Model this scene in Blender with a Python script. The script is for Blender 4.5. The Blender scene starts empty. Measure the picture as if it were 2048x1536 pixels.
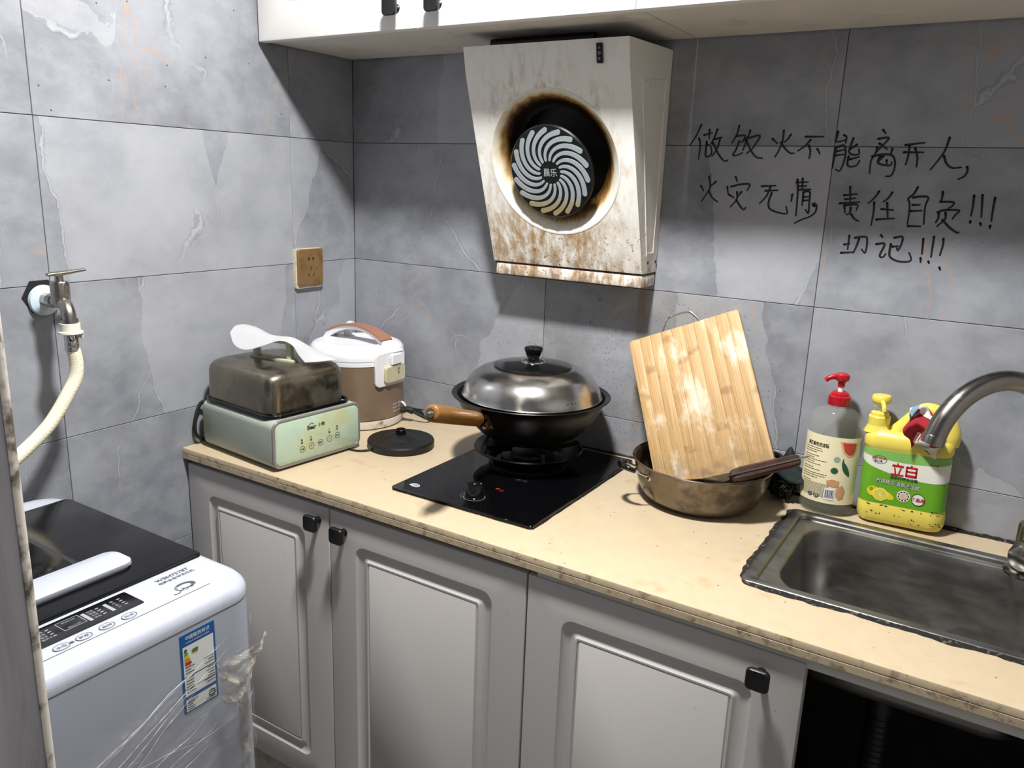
import bpy, bmesh, math, random
from mathutils import Vector, Matrix
random.seed(7)
PI = math.pi
scene = bpy.context.scene
C = scene.collection

# ------------------------------------------------------------------ camera, world, exposure, lamp
cam_d = bpy.data.cameras.new('camera')
cam_d.sensor_width = 36.0
cam_d.lens = 1597.76 / 2048 * 36.0
cam_d.clip_start = 0.02
cam = bpy.data.objects.new('camera', cam_d)
C.objects.link(cam)
_r = Vector((0.84668808, 0.530923, 0.03521454))
_u = Vector((-0.15895795, 0.18922813, 0.96898147))
_f = Vector((-0.50779097, 0.82602269, -0.24461164))
cam.matrix_world = Matrix(((_r.x, _u.x, -_f.x, 1.5115), (_r.y, _u.y, -_f.y, -1.6235), (_r.z, _u.z, -_f.z, 1.4146), (0, 0, 0, 1)))
scene.camera = cam
world = bpy.data.worlds.new('world')
scene.world = world
world.use_nodes = True
world.node_tree.nodes['Background'].inputs[0].default_value = (0.8, 0.9, 1.0, 1)
world.node_tree.nodes['Background'].inputs[1].default_value = 0.16
scene.view_settings.view_transform = 'Standard'
scene.view_settings.look = 'None'
scene.view_settings.gamma = 1.0
scene.view_settings.use_curve_mapping = False
scene.view_settings.exposure = 0.0
LAMP_POS = Vector((0.92, -0.84, 2.38))
scene.cycles.adaptive_threshold = 0.02
scene.cycles.max_bounces = 5
scene.cycles.diffuse_bounces = 2
scene.cycles.glossy_bounces = 3
LAMP_R = 0.075
LAMP_WATT = 50.0
LAMP_COL = (1.0, 0.985, 0.96)

# ------------------------------------------------------------------ mesh helpers
class M:
    def __init__(self):
        self.v = []
        self.f = []
        self.mi = []
    def add(self, vs, fs, mi=0):
        o = len(self.v)
        self.v += [Vector(p) for p in vs]
        self.f += [[i + o for i in f] for f in fs]
        self.mi += [mi] * len(fs)
        return self
    def xf(self, mat):
        self.v = [mat @ p for p in self.v]
        return self
    def shift(self, d):
        d = Vector(d)
        self.v = [p + d for p in self.v]
        return self

def loft(m, loops, c0=True, c1=True, closed=True, mi=0):
    n = len(loops[0])
    vs = [p for l in loops for p in l]
    fs = []
    for i in range(len(loops) - 1):
        a = i * n
        b = a + n
        rng = n if closed else n - 1
        for j in range(rng):
            k = (j + 1) % n
            fs.append([a + j, a + k, b + k, b + j])
    if c0:
        fs.append(list(range(n))[::-1])
    if c1:
        fs.append([(len(loops) - 1) * n + j for j in range(n)])
    m.add(vs, fs, mi)
    return m

def rr2(w, d, r, n=5, cx=0.0, cy=0.0):
    r = max(min(r, w / 2 - 1e-5, d / 2 - 1e-5), 1e-5)
    out = []
    for q, (sx, sy) in enumerate(((1, 1), (-1, 1), (-1, -1), (1, -1))):
        for i in range(n + 1):
            a = q * PI / 2 + i / n * PI / 2
            out.append((cx + sx * (w / 2 - r) + r * math.cos(a), cy + sy * (d / 2 - r) + r * math.sin(a)))
    return out

def rloft(m, secs, n=5, c0=True, c1=True):
    """secs: (w, d, r, z, cx, cy) horizontal rounded rectangles"""
    return loft(m, [[Vector((x, y, s[3])) for x, y in rr2(s[0], s[1], s[2], n, *(s[4:6] if len(s) > 4 else (0, 0)))] for s in secs], c0, c1)

def box(m, x0, x1, y0, y1, z0, z1, b=0.0, seg=2):
    if b <= 0:
        vs = [(x, y, z) for z in (z0, z1) for y in (y0, y1) for x in (x0, x1)]
        m.add(vs, [[0, 2, 3, 1], [4, 5, 7, 6], [0, 1, 5, 4], [2, 6, 7, 3], [0, 4, 6, 2], [1, 3, 7, 5]])
        return m
    bm = bmesh.new()
    bmesh.ops.create_cube(bm, size=1)
    for v in bm.verts:
        v.co = Vector(((x0 + x1) / 2 + v.co.x * (x1 - x0), (y0 + y1) / 2 + v.co.y * (y1 - y0), (z0 + z1) / 2 + v.co.z * (z1 - z0)))
    bmesh.ops.bevel(bm, geom=bm.edges[:], offset=b, segments=seg, profile=0.5, affect='EDGES')
    bm.verts.ensure_lookup_table()
    bm.verts.index_update()
    m.add([v.co.copy() for v in bm.verts], [[v.index for v in f.verts] for f in bm.faces])
    bm.free()
    return m

def frame_from(d, hint=Vector((0, 0, 1))):
    d = d.normalized()
    if abs(d.dot(hint)) > 0.98:
        hint = Vector((1, 0, 0))
    x = hint.cross(d).normalized()
    y = d.cross(x)
    return x, y, d

def lathe(m, prof, n=48, c=(0, 0, 0), axis=(0, 0, 1), a0=0, a1=2 * PI, mi=0):
    c = Vector(c)
    if Vector(axis) == Vector((0, 0, 1)):
        X, Y, Z = Vector((1, 0, 0)), Vector((0, 1, 0)), Vector((0, 0, 1))
    else:
        X, Y, Z = frame_from(Vector(axis))
    vs = []
    fs = []
    idx = []
    for r, z in prof:
        if r < 1e-6:
            idx.append([len(vs)])
            vs.append(c + Z * z)
        else:
            row = []
            for i in range(n):
                a = 2 * PI * i / n
                row.append(len(vs))
                vs.append(c + X * (r * math.cos(a)) + Y * (r * math.sin(a)) + Z * z)
            idx.append(row)
    for A, B in zip(idx[:-1], idx[1:]):
        for i in range(n):
            k = (i + 1) % n
            if len(A) == 1 and len(B) == 1:
                break
            if len(A) == 1:
                fs.append([A[0], B[k], B[i]])
            elif len(B) == 1:
                fs.append([A[i], A[k], B[0]])
            else:
                fs.append([A[i], A[k], B[k], B[i]])
    m.add(vs, fs, mi)
    return m

def smooth(pts, k=6, closed=False):
    P = [Vector(p) for p in pts]
    n = len(P)
    if n < 3 and not closed:
        return [P[0].lerp(P[-1], i / k) for i in range(k + 1)]
    out = []
    rng = n if closed else n - 1
    for i in range(rng):
        p1 = P[i]
        p2 = P[(i + 1) % n]
        p0 = P[i - 1] if (i > 0 or closed) else p1 * 2 - p2
        p3 = P[(i + 2) % n] if (i + 2 < n or closed) else p2 * 2 - p1
        for j in range(k):
            t = j / k
            out.append(0.5 * ((2 * p1) + (p2 - p0) * t + (2 * p0 - 5 * p1 + 4 * p2 - p3) * t * t + (3 * p1 - p0 - 3 * p2 + p3) * t ** 3))
    if not closed:
        out.append(P[-1])
    return out

def tube(m, pts, rad, n=12, closed=False, cap=True, flat=1.0, hint=None):
    P = [Vector(p) for p in pts]
    N = len(P)
    R = rad if isinstance(rad, (list, tuple)) else [rad] * N
    T = []
    for i in range(N):
        a = P[i - 1] if (i > 0 or closed) else P[i]
        b = P[(i + 1) % N] if (i < N - 1 or closed) else P[i]
        T.append((b - a).normalized())
    x, y, _ = frame_from(T[0], hint or Vector((0, 0, 1)))
    loops = []
    for i in range(N):
        if i > 0:
            q = T[i - 1].rotation_difference(T[i])
            x = q @ x
            y = q @ y
        loops.append([P[i] + x * (R[i] * math.cos(2 * PI * j / n)) + y * (R[i] * flat * math.sin(2 * PI * j / n)) for j in range(n)])
    if closed:
        loops.append(loops[0])
        return loft(m, loops, False, False)
    return loft(m, loops, cap, cap)

def grid(m, fn, nu, nv, double=0.0):
    vs = [fn(i / nu, j / nv) for j in range(nv + 1) for i in range(nu + 1)]
    fs = [[j * (nu + 1) + i, j * (nu + 1) + i + 1, (j + 1) * (nu + 1) + i + 1, (j + 1) * (nu + 1) + i] for j in range(nv) for i in range(nu)]
    m.add(vs, fs)
    return m

def prism(m, poly, place, depth):
    """poly: 2D outline; place(x, y, h) -> 3D"""
    a = [place(x, y, 0) for x, y in poly]
    b = [place(x, y, depth) for x, y in poly]
    return loft(m, [a, b])

def mesh_obj(name, m, mat, parent=None, ang=35, loc=None, sharp=False):
    me = bpy.data.meshes.new(name)
    off = Vector((0, 0, 0))
    me.from_pydata([tuple(p) for p in m.v], [], m.f)
    bm = bmesh.new()
    bm.from_mesh(me)
    bmesh.ops.recalc_face_normals(bm, faces=bm.faces)
    bm.to_mesh(me)
    bm.free()
    mats = mat if isinstance(mat, (list, tuple)) else [mat]
    for t in mats:
        me.materials.append(t)
    if len(mats) > 1 and len(m.mi) == len(me.polygons):
        me.polygons.foreach_set('material_index', m.mi)
    if not sharp:
        me.polygons.foreach_set('use_smooth', [True] * len(me.polygons))
        me.set_sharp_from_angle(angle=math.radians(ang))
    me.update()
    o = bpy.data.objects.new(name, me)
    C.objects.link(o)
    if parent is not None:
        o.parent = parent
    if loc is not None:
        o.location = loc
    return o

def part(name, m, mat, parent, world=True, ang=35, label=None, kind=None, sharp=False):
    """mesh part; world=True: vertices are given in room coordinates"""
    if world:
        q = parent
        mw = Matrix.Identity(4)
        while q is not None:
            mw = Matrix.LocRotScale(q.location, q.rotation_euler, q.scale) @ mw
            q = q.parent
        m.xf(mw.inverted())
    o = mesh_obj(name, m, mat, parent, ang, None, sharp)
    if label:
        o['label'] = label
    if kind:
        o['kind'] = kind
    return o

def thing(name, label, cat, loc, rz=0.0, group=None):
    o = bpy.data.objects.new(name, None)
    C.objects.link(o)
    o.empty_display_size = 0.05
    o.location = loc
    o.rotation_euler = (0, 0, rz)
    o['label'] = label
    o['category'] = cat
    if group:
        o['group'] = group
    return o

def struct(name, m, mat, ang=35):
    o = mesh_obj(name, m, mat, None, ang)
    o['kind'] = 'structure'
    return o

_tc = {}
def glyphs(s, bold=0.0):
    key = (s, bold)
    if key not in _tc:
        cu = bpy.data.curves.new('t', 'FONT')
        cu.body = s
        cu.size = 1.0
        cu.align_x = 'CENTER'
        cu.align_y = 'CENTER'
        cu.resolution_u = 2
        cu.offset = bold
        ob = bpy.data.objects.new('t', cu)
        C.objects.link(ob)
        dg = bpy.context.evaluated_depsgraph_get()
        ev = ob.evaluated_get(dg)
        me = ev.to_mesh()
        vs = [v.co.copy() for v in me.vertices]
        fs = [list(p.vertices) for p in me.polygons]
        ev.to_mesh_clear()
        bpy.data.objects.remove(ob)
        bpy.data.curves.remove(cu)
        _tc[key] = (vs, fs)
    return _tc[key]

def text(m, s, x, y, size, place, width=None, bold=0.0, rot=0.0):
    """flat lettering centred on (x, y) of a plane; place(x, y) -> 3D"""
    vs, fs = glyphs(s, bold)
    if not vs:
        return m
    xs = [v.x for v in vs]
    ys = [v.y for v in vs]
    cx, cy = (min(xs) + max(xs)) / 2, (min(ys) + max(ys)) / 2
    sx = size
    if width:
        sx = width / max(max(xs) - min(xs), 1e-6)
        size = size or sx
    h = max(max(ys) - min(ys), 1e-6)
    sy = size / h if width else size
    c, sn = math.cos(rot), math.sin(rot)
    out = []
    for v in vs:
        a, b = (v.x - cx) * sx, (v.y - cy) * sy
        out.append(place(x + a * c - b * sn, y + a * sn + b * c))
    m.add(out, fs)
    return m

def ribbon(m, pts, w, place, cap=True, taper=0.0):
    """flat stroke of width w along 2D pts"""
    P = [Vector((p[0], p[1])) for p in pts]
    L = []
    R = []
    n = len(P)
    for i in range(n):
        t = (P[min(i + 1, n - 1)] - P[max(i - 1, 0)])
        t = t.normalized() if t.length > 1e-9 else Vector((1, 0))
        nn = Vector((-t.y, t.x))
        ww = w * 0.5 * (1 - taper * i / max(n - 1, 1))
        L.append(P[i] + nn * ww)
        R.append(P[i] - nn * ww)
    vs = [place(p.x, p.y) for p in L] + [place(p.x, p.y) for p in R]
    fs = [[i, i + 1, n + i + 1, n + i] for i in range(n - 1)]
    m.add(vs, fs)
    if cap:
        for p, ww in ((P[0], w * .5), (P[-1], w * .5 * (1 - taper))):
            disc2(m, p.x, p.y, ww, place, 10)
    return m

def disc2(m, x, y, r, place, n=24, ry=None):
    ry = ry or r
    vs = [place(x + r * math.cos(2 * PI * i / n), y + ry * math.sin(2 * PI * i / n)) for i in range(n)]
    m.add(vs, [list(range(n))])
    return m

def ring2(m, x, y, r0, r1, place, n=32, ry=1.0):
    vs = [place(x + r * math.cos(2 * PI * i / n), y + r * ry * math.sin(2 * PI * i / n)) for r in (r0, r1) for i in range(n)]
    m.add(vs, [[i, (i + 1) % n, n + (i + 1) % n, n + i] for i in range(n)])
    return m

def poly2(m, pts, place):
    m.add([place(x, y) for x, y in pts], [list(range(len(pts)))])
    return m

def polyw(m, pts, place, n=14):
    """convex outline cut into columns so that it follows a curved surface"""
    xs = [p[0] for p in pts]
    x0, x1 = min(xs), max(xs)
    vs = []
    for i in range(n + 1):
        x = x0 + (x1 - x0) * min(max(i / n, .002), .998)
        ys = []
        for (ax, ay), (bx_, by_) in zip(pts, pts[1:] + pts[:1]):
            if (ax - x) * (bx_ - x) <= 0 and abs(ax - bx_) > 1e-9:
                ys.append(ay + (by_ - ay) * (x - ax) / (bx_ - ax))
        vs += [place(x, min(ys)), place(x, max(ys))]
    m.add(vs, [[2 * i, 2 * i + 2, 2 * i + 3, 2 * i + 1] for i in range(n)])
    return m

def plane_of(o, rx, uy, lift=0.0):
    o, rx, uy = Vector(o), Vector(rx).normalized(), Vector(uy).normalized()
    n = rx.cross(uy)
    return lambda x, y, h=0.0: o + rx * x + uy * y + n * (h + lift)

# ------------------------------------------------------------------ material helpers
def lin(v):
    v /= 255.0
    return v / 12.92 if v <= 0.04045 else ((v + 0.055) / 1.055) ** 2.4
def rgb(r, g, b):
    return (lin(r), lin(g), lin(b), 1.0)

class NT:
    def __init__(self, name):
        self.mat = bpy.data.materials.new(name)
        self.mat.use_nodes = True
        self.t = self.mat.node_tree
        self.b = self.t.nodes['Principled BSDF']
        self._co = None
    def node(self, typ, **kw):
        n = self.t.nodes.new(typ)
        for k, v in kw.items():
            setattr(n, k, v)
        return n
    def put(self, sock, v):
        if hasattr(v, 'is_linked') or isinstance(v, bpy.types.NodeSocket):
            self.t.links.new(v, sock)
        else:
            if isinstance(v, tuple) and len(v) == 3 and sock.type == 'RGBA':
                v = (*v, 1.0)
            sock.default_value = v
    def co(self):
        if self._co is None:
            self._co = self.node('ShaderNodeTexCoord').outputs['Object']
        return self._co
    def pos(self):
        return self.node('ShaderNodeNewGeometry').outputs['Position']
    def map(self, vec, scale=(1, 1, 1), rot=(0, 0, 0), loc=(0, 0, 0)):
        n = self.node('ShaderNodeMapping')
        self.put(n.inputs['Vector'], vec)
        n.inputs['Scale'].default_value = scale
        n.inputs['Rotation'].default_value = rot
        n.inputs['Location'].default_value = loc
        return n.outputs[0]
    def noise(self, vec, scale=5.0, detail=4.0, rough=0.5, dist=0.0):
        n = self.node('ShaderNodeTexNoise')
        self.put(n.inputs['Vector'], vec)
        n.inputs['Scale'].default_value = scale
        n.inputs['Detail'].default_value = detail
        n.inputs['Roughness'].default_value = rough
        n.inputs['Distortion'].default_value = dist
        return n.outputs['Fac']
    def noisec(self, vec, scale=5.0, detail=2.0):
        n = self.node('ShaderNodeTexNoise')
        self.put(n.inputs['Vector'], vec)
        n.inputs['Scale'].default_value = scale
        n.inputs['Detail'].default_value = detail
        return n.outputs['Color']
    def vor(self, vec, scale=5.0, feature='F1', out='Distance', rnd=1.0):
        n = self.node('ShaderNodeTexVoronoi', feature=feature)
        self.put(n.inputs['Vector'], vec)
        n.inputs['Scale'].default_value = scale
        n.inputs['Randomness'].default_value = rnd
        return n.outputs[out]
    def wave(self, vec, scale=5.0, dist=2.0, detail=2.0, direction='X'):
        n = self.node('ShaderNodeTexWave', bands_direction=direction)
        self.put(n.inputs['Vector'], vec)
        n.inputs['Scale'].default_value = scale
        n.inputs['Distortion'].default_value = dist
        n.inputs['Detail'].default_value = detail
        return n.outputs['Fac']
    def math(self, op, a, b=0.0, clamp=False):
        n = self.node('ShaderNodeMath', operation=op)
        n.use_clamp = clamp
        self.put(n.inputs[0], a)
        self.put(n.inputs[1], b)
        return n.outputs[0]
    def mul(self, *a):
        o = a[0]
        for x in a[1:]:
            o = self.math('MULTIPLY', o, x)
        return o
    def vmath(self, op, a, b):
        n = self.node('ShaderNodeVectorMath', operation=op)
        self.put(n.inputs[0], a)
        self.put(n.inputs[1], b)
        return n.outputs['Value'] if op in ('DISTANCE', 'LENGTH', 'DOT_PRODUCT') else n.outputs[0]
    def sep(self, vec):
        n = self.node('ShaderNodeSeparateXYZ')
        self.put(n.inputs[0], vec)
        return n.outputs
    def step(self, v, a, b, lo=0.0, hi=1.0):
        n = self.node('ShaderNodeMapRange', interpolation_type='SMOOTHSTEP')
        self.put(n.inputs['Value'], v)
        n.inputs['From Min'].default_value = a
        n.inputs['From Max'].default_value = b
        n.inputs['To Min'].default_value = lo
        n.inputs['To Max'].default_value = hi
        return n.outputs['Result']
    def mix(self, fac, a, b, blend='MIX'):
        n = self.node('ShaderNodeMix', data_type='RGBA', blend_type=blend)
        self.put(n.inputs['Factor'], fac)
        self.put(n.inputs['A'] if n.inputs['A'].type == 'RGBA' else n.inputs[6], a)
        self.put(n.inputs[7], b)
        return n.outputs[2]
    def ramp(self, fac, stops):
        n = self.node('ShaderNodeValToRGB')
        self.put(n.inputs[0], fac)
        e = n.color_ramp.elements
        while len(e) < len(stops):
            e.new(0.5)
        for el, (p, c) in zip(e, stops):
            el.position = p
            el.color = c if len(c) == 4 else (*c, 1)
        return n.outputs[0]
    def bump(self, h, strength=0.2, dist=0.002):
        n = self.node('ShaderNodeBump')
        n.inputs['Strength'].default_value = strength
        n.inputs['Distance'].default_value = dist
        self.put(n.inputs['Height'], h)
        self.t.links.new(n.outputs[0], self.b.inputs['Normal'])
    def done(self, col=None, rough=None, metal=None, **kw):
        for k, v in (('Base Color', col), ('Roughness', rough), ('Metallic', metal)):
            if v is not None:
                self.put(self.b.inputs[k], v)
        for k, v in kw.items():
            self.put(self.b.inputs[k.replace('_', ' ')], v)
        return self.mat

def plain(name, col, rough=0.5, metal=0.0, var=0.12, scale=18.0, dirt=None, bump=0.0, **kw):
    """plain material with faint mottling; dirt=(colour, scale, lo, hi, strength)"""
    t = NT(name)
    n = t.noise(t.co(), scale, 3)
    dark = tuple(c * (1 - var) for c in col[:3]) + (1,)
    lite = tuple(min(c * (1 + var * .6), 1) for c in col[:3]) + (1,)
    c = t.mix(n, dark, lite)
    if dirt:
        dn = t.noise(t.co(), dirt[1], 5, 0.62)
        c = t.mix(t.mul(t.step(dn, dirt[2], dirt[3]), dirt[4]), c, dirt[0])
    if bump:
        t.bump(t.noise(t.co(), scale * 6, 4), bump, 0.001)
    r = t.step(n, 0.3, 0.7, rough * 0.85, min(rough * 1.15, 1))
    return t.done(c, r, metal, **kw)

# ------------------------------------------------------------------ materials of the room
def mat_tile(greasy):
    t = NT('greasy_grey_marble_tile' if greasy else 'grey_marble_tile')
    rnd = t.node('ShaderNodeObjectInfo').outputs['Random']
    cmb = t.node('ShaderNodeCombineXYZ')
    t.put(cmb.inputs[0], t.math('MULTIPLY', rnd, 37.0))
    t.put(cmb.inputs[1], t.math('MULTIPLY', rnd, 11.0))
    t.put(cmb.inputs[2], t.math('MULTIPLY', rnd, 53.0))
    co = t.vmath('ADD', t.co(), cmb.outputs[0])
    nn = t.node('ShaderNodeTexNoise')
    t.put(nn.inputs['Vector'], co)
    nn.inputs['Scale'].default_value = 5.0
    nn.inputs['Detail'].default_value = 5.0
    nn.inputs['Roughness'].default_value = 0.62
    nsep = t.sep(nn.outputs['Color'])
    wn = t.node('ShaderNodeVectorMath', operation='SCALE')
    t.put(wn.inputs[0], t.vmath('SUBTRACT', nn.outputs['Color'], (0.5, 0.5, 0.5)))
    wn.inputs['Scale'].default_value = 0.075
    wco = t.vmath('ADD', co, wn.outputs[0])
    fine = t.noise(t.map(co, (1.0, 1, 1.5), (0, 0.9, 0)), 13.0, 4, 0.70)
    base = t.mix(t.step(nsep[0], 0.3, 0.7), TILE_A, TILE_B)
    base = t.mix(t.step(fine, 0.35, 0.75, 0.0, 0.45), base, TILE_C)
    vc = t.map(wco, (1.0, 1.0, 0.36), (0, 0.70, 0))
    v1 = t.node('ShaderNodeTexVoronoi', feature='F1')
    t.put(v1.inputs['Vector'], vc)
    v1.inputs['Scale'].default_value = 3.6
    cell = t.sep(v1.outputs['Color'])
    base = t.mix(t.step(cell[0], 0.84, 0.86, 0.0, 0.35), base, TILE_D)
    ed = t.vor(vc, 3.6, 'DISTANCE_TO_EDGE', 'Distance')
    m1 = t.step(nsep[1], 0.47, 0.60)
    base = t.mix(t.mul(t.step(ed, 0.0, 0.006, 1, 0), m1, 0.55), base, TILE_D)
    base = t.mix(t.mul(t.step(t.math('ABSOLUTE', t.math('SUBTRACT', ed, 0.008)), 0.0, 0.004, 1, 0), m1, 0.40), base, rgb(108, 110, 118))
    m2 = t.mul(t.step(nsep[2], 0.47, 0.56), t.step(cell[1], 0.48, 0.52))
    base = t.mix(t.mul(t.step(t.math('ABSOLUTE', t.math('SUBTRACT', ed, 0.05)), 0.0, 0.0055, 1, 0), m2, 0.65), base, rgb(184, 148, 116))
    v2 = t.node('ShaderNodeTexVoronoi', feature='F1')
    t.put(v2.inputs['Vector'], co)
    v2.inputs['Scale'].default_value = 60.0
    c2 = t.sep(v2.outputs['Color'])
    base = t.mix(t.mul(t.step(v2.outputs['Distance'], 0.07, 0.12, 1, 0), t.step(c2[1], 0.975, 0.98)), base, rgb(60, 58, 55))
    if greasy:
        p = t.pos()
        px = t.sep(p)
        hob = t.step(t.vmath('DISTANCE', p, (0.80, 0.0, 1.02)), 0.10, 0.42, 1, 0)
        v3 = t.node('ShaderNodeTexVoronoi', feature='F1')
        t.put(v3.inputs['Vector'], t.map(p, (1, 1, 0.7)))
        v3.inputs['Scale'].default_value = 170.0
        c3 = t.sep(v3.outputs['Color'])
        thr = t.math('SUBTRACT', 1.02, t.mul(hob, 0.62))
        base = t.mix(t.mul(t.step(v3.outputs['Distance'], 0.12, 0.26, 1, 0), t.math('GREATER_THAN', c3[0], thr), 0.7), base, rgb(82, 68, 46))
        v4 = t.node('ShaderNodeTexVoronoi', feature='F1')
        t.put(v4.inputs['Vector'], t.map(p, (1, 1, 0.6)))
        v4.inputs['Scale'].default_value = 46.0
        c4 = t.sep(v4.outputs['Color'])
        base = t.mix(t.mul(t.step(v4.outputs['Distance'], 0.05, 0.10, 1, 0), t.math('GREATER_THAN', c4[0], t.math('SUBTRACT', 1.0, t.mul(hob, 0.4))), 0.9), base, rgb(40, 34, 26))
        base = t.mix(t.mul(hob, t.step(nsep[1], 0.35, 0.65), 0.28), base, rgb(150, 138, 112))
        drip = t.mul(t.step(t.math('ABSOLUTE', t.math('SUBTRACT', px[0], t.math('ADD', 0.832, t.math('MULTIPLY', nsep[0], 0.02)))), 0.004, 0.016, 1, 0), t.step(px[2], 1.215, 1.19), t.step(px[2], 0.83, 0.95))
        base = t.mix(t.mul(drip, t.step(fine, 0.3, 0.6), 0.6), base, rgb(118, 96, 48))
    t.bump(fine, 0.06, 0.002)
    return t.done(base, t.step(fine, 0.2, 0.8, 0.26, 0.42), 0.0)

TILE_A, TILE_B, TILE_C, TILE_D = rgb(124, 127, 135), rgb(156, 159, 166), rgb(170, 172, 178), rgb(186, 188, 194)
MT = {}
MT['tile'] = mat_tile(False)
MT['tile_greasy'] = mat_tile(True)
MT['grout'] = plain('dark_grout', rgb(70, 68, 66), 0.9)
MT['plaster'] = plain('white_plaster', rgb(176, 174, 172), 0.9, var=0.05)
MT['floor'] = plain('grey_floor_tile', rgb(112, 108, 104), 0.5, var=0.25, scale=9)
MT['stone'] = plain('grey_granite_plinth', rgb(178, 171, 162), 0.6, var=0.35, scale=60, dirt=(rgb(40, 36, 34), 14, 0.5, 0.7, 0.6))
def mat_partition():
    t = NT('mauve_marble_tile')
    co = t.co()
    n = t.noise(t.map(co, (1, 3.0, 0.7), (0.5, 0, 0)), 7.0, 6, 0.6, 0.9)
    c = t.ramp(n, [(0.35, rgb(176, 172, 182)), (0.55, rgb(214, 211, 219)), (0.8, rgb(224, 220, 226))])
    return t.done(c, 0.4, 0.0)
MT['partition'] = mat_partition()
MT['corner_trim'] = plain('dirty_tile_edge', rgb(208, 202, 192), 0.6, var=0.1, scale=40, dirt=(rgb(62, 52, 40), 30, 0.47, 0.62, 0.9))

def mat_cabinet(name, col, dcol, amount):
    t = NT(name)
    co = t.co()
    n = t.noise(co, 6, 3, 0.6)
    c = t.mix(n, tuple(x * 0.93 for x in col[:3]) + (1,), col)
    streak = t.noise(t.map(co, (26, 26, 2.0)), 2.0, 4, 0.65)
    c = t.mix(t.mul(t.step(streak, 0.62, 0.80), t.step(t.noise(co, 4, 3), 0.45, 0.6), amount), c, dcol)
    vn = t.node('ShaderNodeTexVoronoi', feature='F1')
    t.put(vn.inputs['Vector'], co)
    vn.inputs['Scale'].default_value = 26.0
    sp, sc = vn.outputs['Distance'], t.sep(vn.outputs['Color'])[0]
    c = t.mix(t.mul(t.step(sp, 0.04, 0.08, 1, 0), t.step(sc, 0.90, 0.92), amount), c, rgb(50, 44, 38))
    return t.done(c, 0.42, 0.0)
MT['door'] = mat_cabinet('white_foil_door', rgb(200, 196, 193), rgb(116, 102, 84), 0.6)
MT['door_up'] = mat_cabinet('white_foil_upper_door', rgb(240, 238, 234), rgb(170, 150, 110), 0.3)
MT['carcass'] = plain('cabinet_board', rgb(222, 217, 208), 0.6, var=0.1, scale=10, dirt=(rgb(120, 100, 70), 7, 0.55, 0.75, 0.4))
MT['inside'] = plain('shade_dark_cabinet_inside', rgb(38, 36, 34), 0.8)  # panels coloured near black to paint the shade inside the open bay
MT['black_knob'] = plain('black_metal_knob', rgb(16, 16, 17), 0.35, 0.0, var=0.2)
def mat_counter():
    t = NT('cream_quartz')
    co = t.co()
    n = t.noise(co, 40, 3, 0.7)
    c = t.mix(n, rgb(188, 169, 139), rgb(201, 184, 156))
    st = t.noise(co, 13, 5, 0.65)
    c = t.mix(t.mul(t.step(st, 0.60, 0.74), 0.5), c, rgb(176, 140, 92))
    vn = t.node('ShaderNodeTexVoronoi', feature='F1')
    t.put(vn.inputs['Vector'], co)
    vn.inputs['Scale'].default_value = 90.0
    sp, sc = vn.outputs['Distance'], t.sep(vn.outputs['Color'])[0]
    c = t.mix(t.mul(t.step(sp, 0.10, 0.18, 1, 0), t.step(sc, 0.95, 0.96), 0.8), c, rgb(84, 64, 40))
    # grime that has collected along the front edge
    p = t.sep(t.pos())
    edge = t.mul(t.step(p[1], -0.5638, -0.5646), t.step(t.noise(co, 42, 4, 0.7), 0.50, 0.66), 0.6)
    c = t.mix(edge, c, rgb(92, 70, 42))
    return t.done(c, t.step(n, 0.3, 0.7, 0.3, 0.42), 0.0)
MT['counter'] = mat_counter()
MT['mould'] = plain('black_mould', rgb(24, 23, 23), 0.9, var=0.6, scale=160, bump=0.8, dirt=(rgb(120, 108, 88), 130, 0.56, 0.66, 0.7))

def mat_steel(name, col, rough, scale=(1, 1, 1), nscale=30, dirt=None, var=0.35, metal=1.0):
    t = NT(name)
    co = t.map(t.co(), scale)
    n = t.noise(co, nscale, 6, 0.6)
    c = t.mix(n, tuple(x * (1 - var) for x in col[:3]) + (1,), col)
    r = t.step(n, 0.3, 0.7, rough * 0.8, rough * 1.3)
    mt = metal
    if dirt:
        d = t.mul(t.step(t.noise(t.co(), dirt[1], 8, 0.65), dirt[2], dirt[3]), dirt[4])
        c = t.mix(d, c, dirt[0])
        mt = t.math('SUBTRACT', metal, t.mul(d, 0.75), True)
        r = t.math('ADD', r, t.mul(d, 0.25))
    return t.done(c, r, mt)
MT['sink_steel'] = mat_steel('brushed_sink_steel', rgb(158, 156, 153), 0.34, (1, 3, 3), 12, (rgb(120, 112, 100), 9, 0.60, 0.78, 0.25), 0.2)
MT['steel'] = mat_steel('polished_steel', rgb(205, 204, 202), 0.14, (1, 1, 1), 8, None, 0.1)
MT['tap_steel'] = mat_steel('worn_nickel', rgb(176, 172, 164), 0.24, (1, 1, 1), 30, (rgb(96, 84, 66), 40, 0.55, 0.72, 0.6), 0.2)
MT['lid_steel'] = mat_steel('wok_lid_steel', rgb(190, 188, 185), 0.20, (1, 1, 1), 14, None, 0.12)
MT['burnt_steel'] = mat_steel('burnt_lid_steel', rgb(158, 150, 134), 0.24, (1, 1, 0.3), 16, (rgb(40, 31, 21), 11, 0.44, 0.70, 0.62), 0.4)
MT['pan_steel'] = mat_steel('stained_pan_steel', rgb(136, 124, 108), 0.22, (1, 1, 1), 9, (rgb(44, 33, 22), 13, 0.44, 0.66, 0.8), 0.4)
MT['black_plastic'] = plain('black_plastic', rgb(22, 22, 23), 0.38, var=0.2)
MT['black_gloss'] = plain('black_gloss_plastic', rgb(14, 14, 16), 0.14, var=0.2)
MT['rubber'] = plain('black_rubber', rgb(20, 20, 20), 0.6)
MT['white_plastic'] = plain('white_plastic', rgb(236, 236, 236), 0.3, var=0.04)

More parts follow.
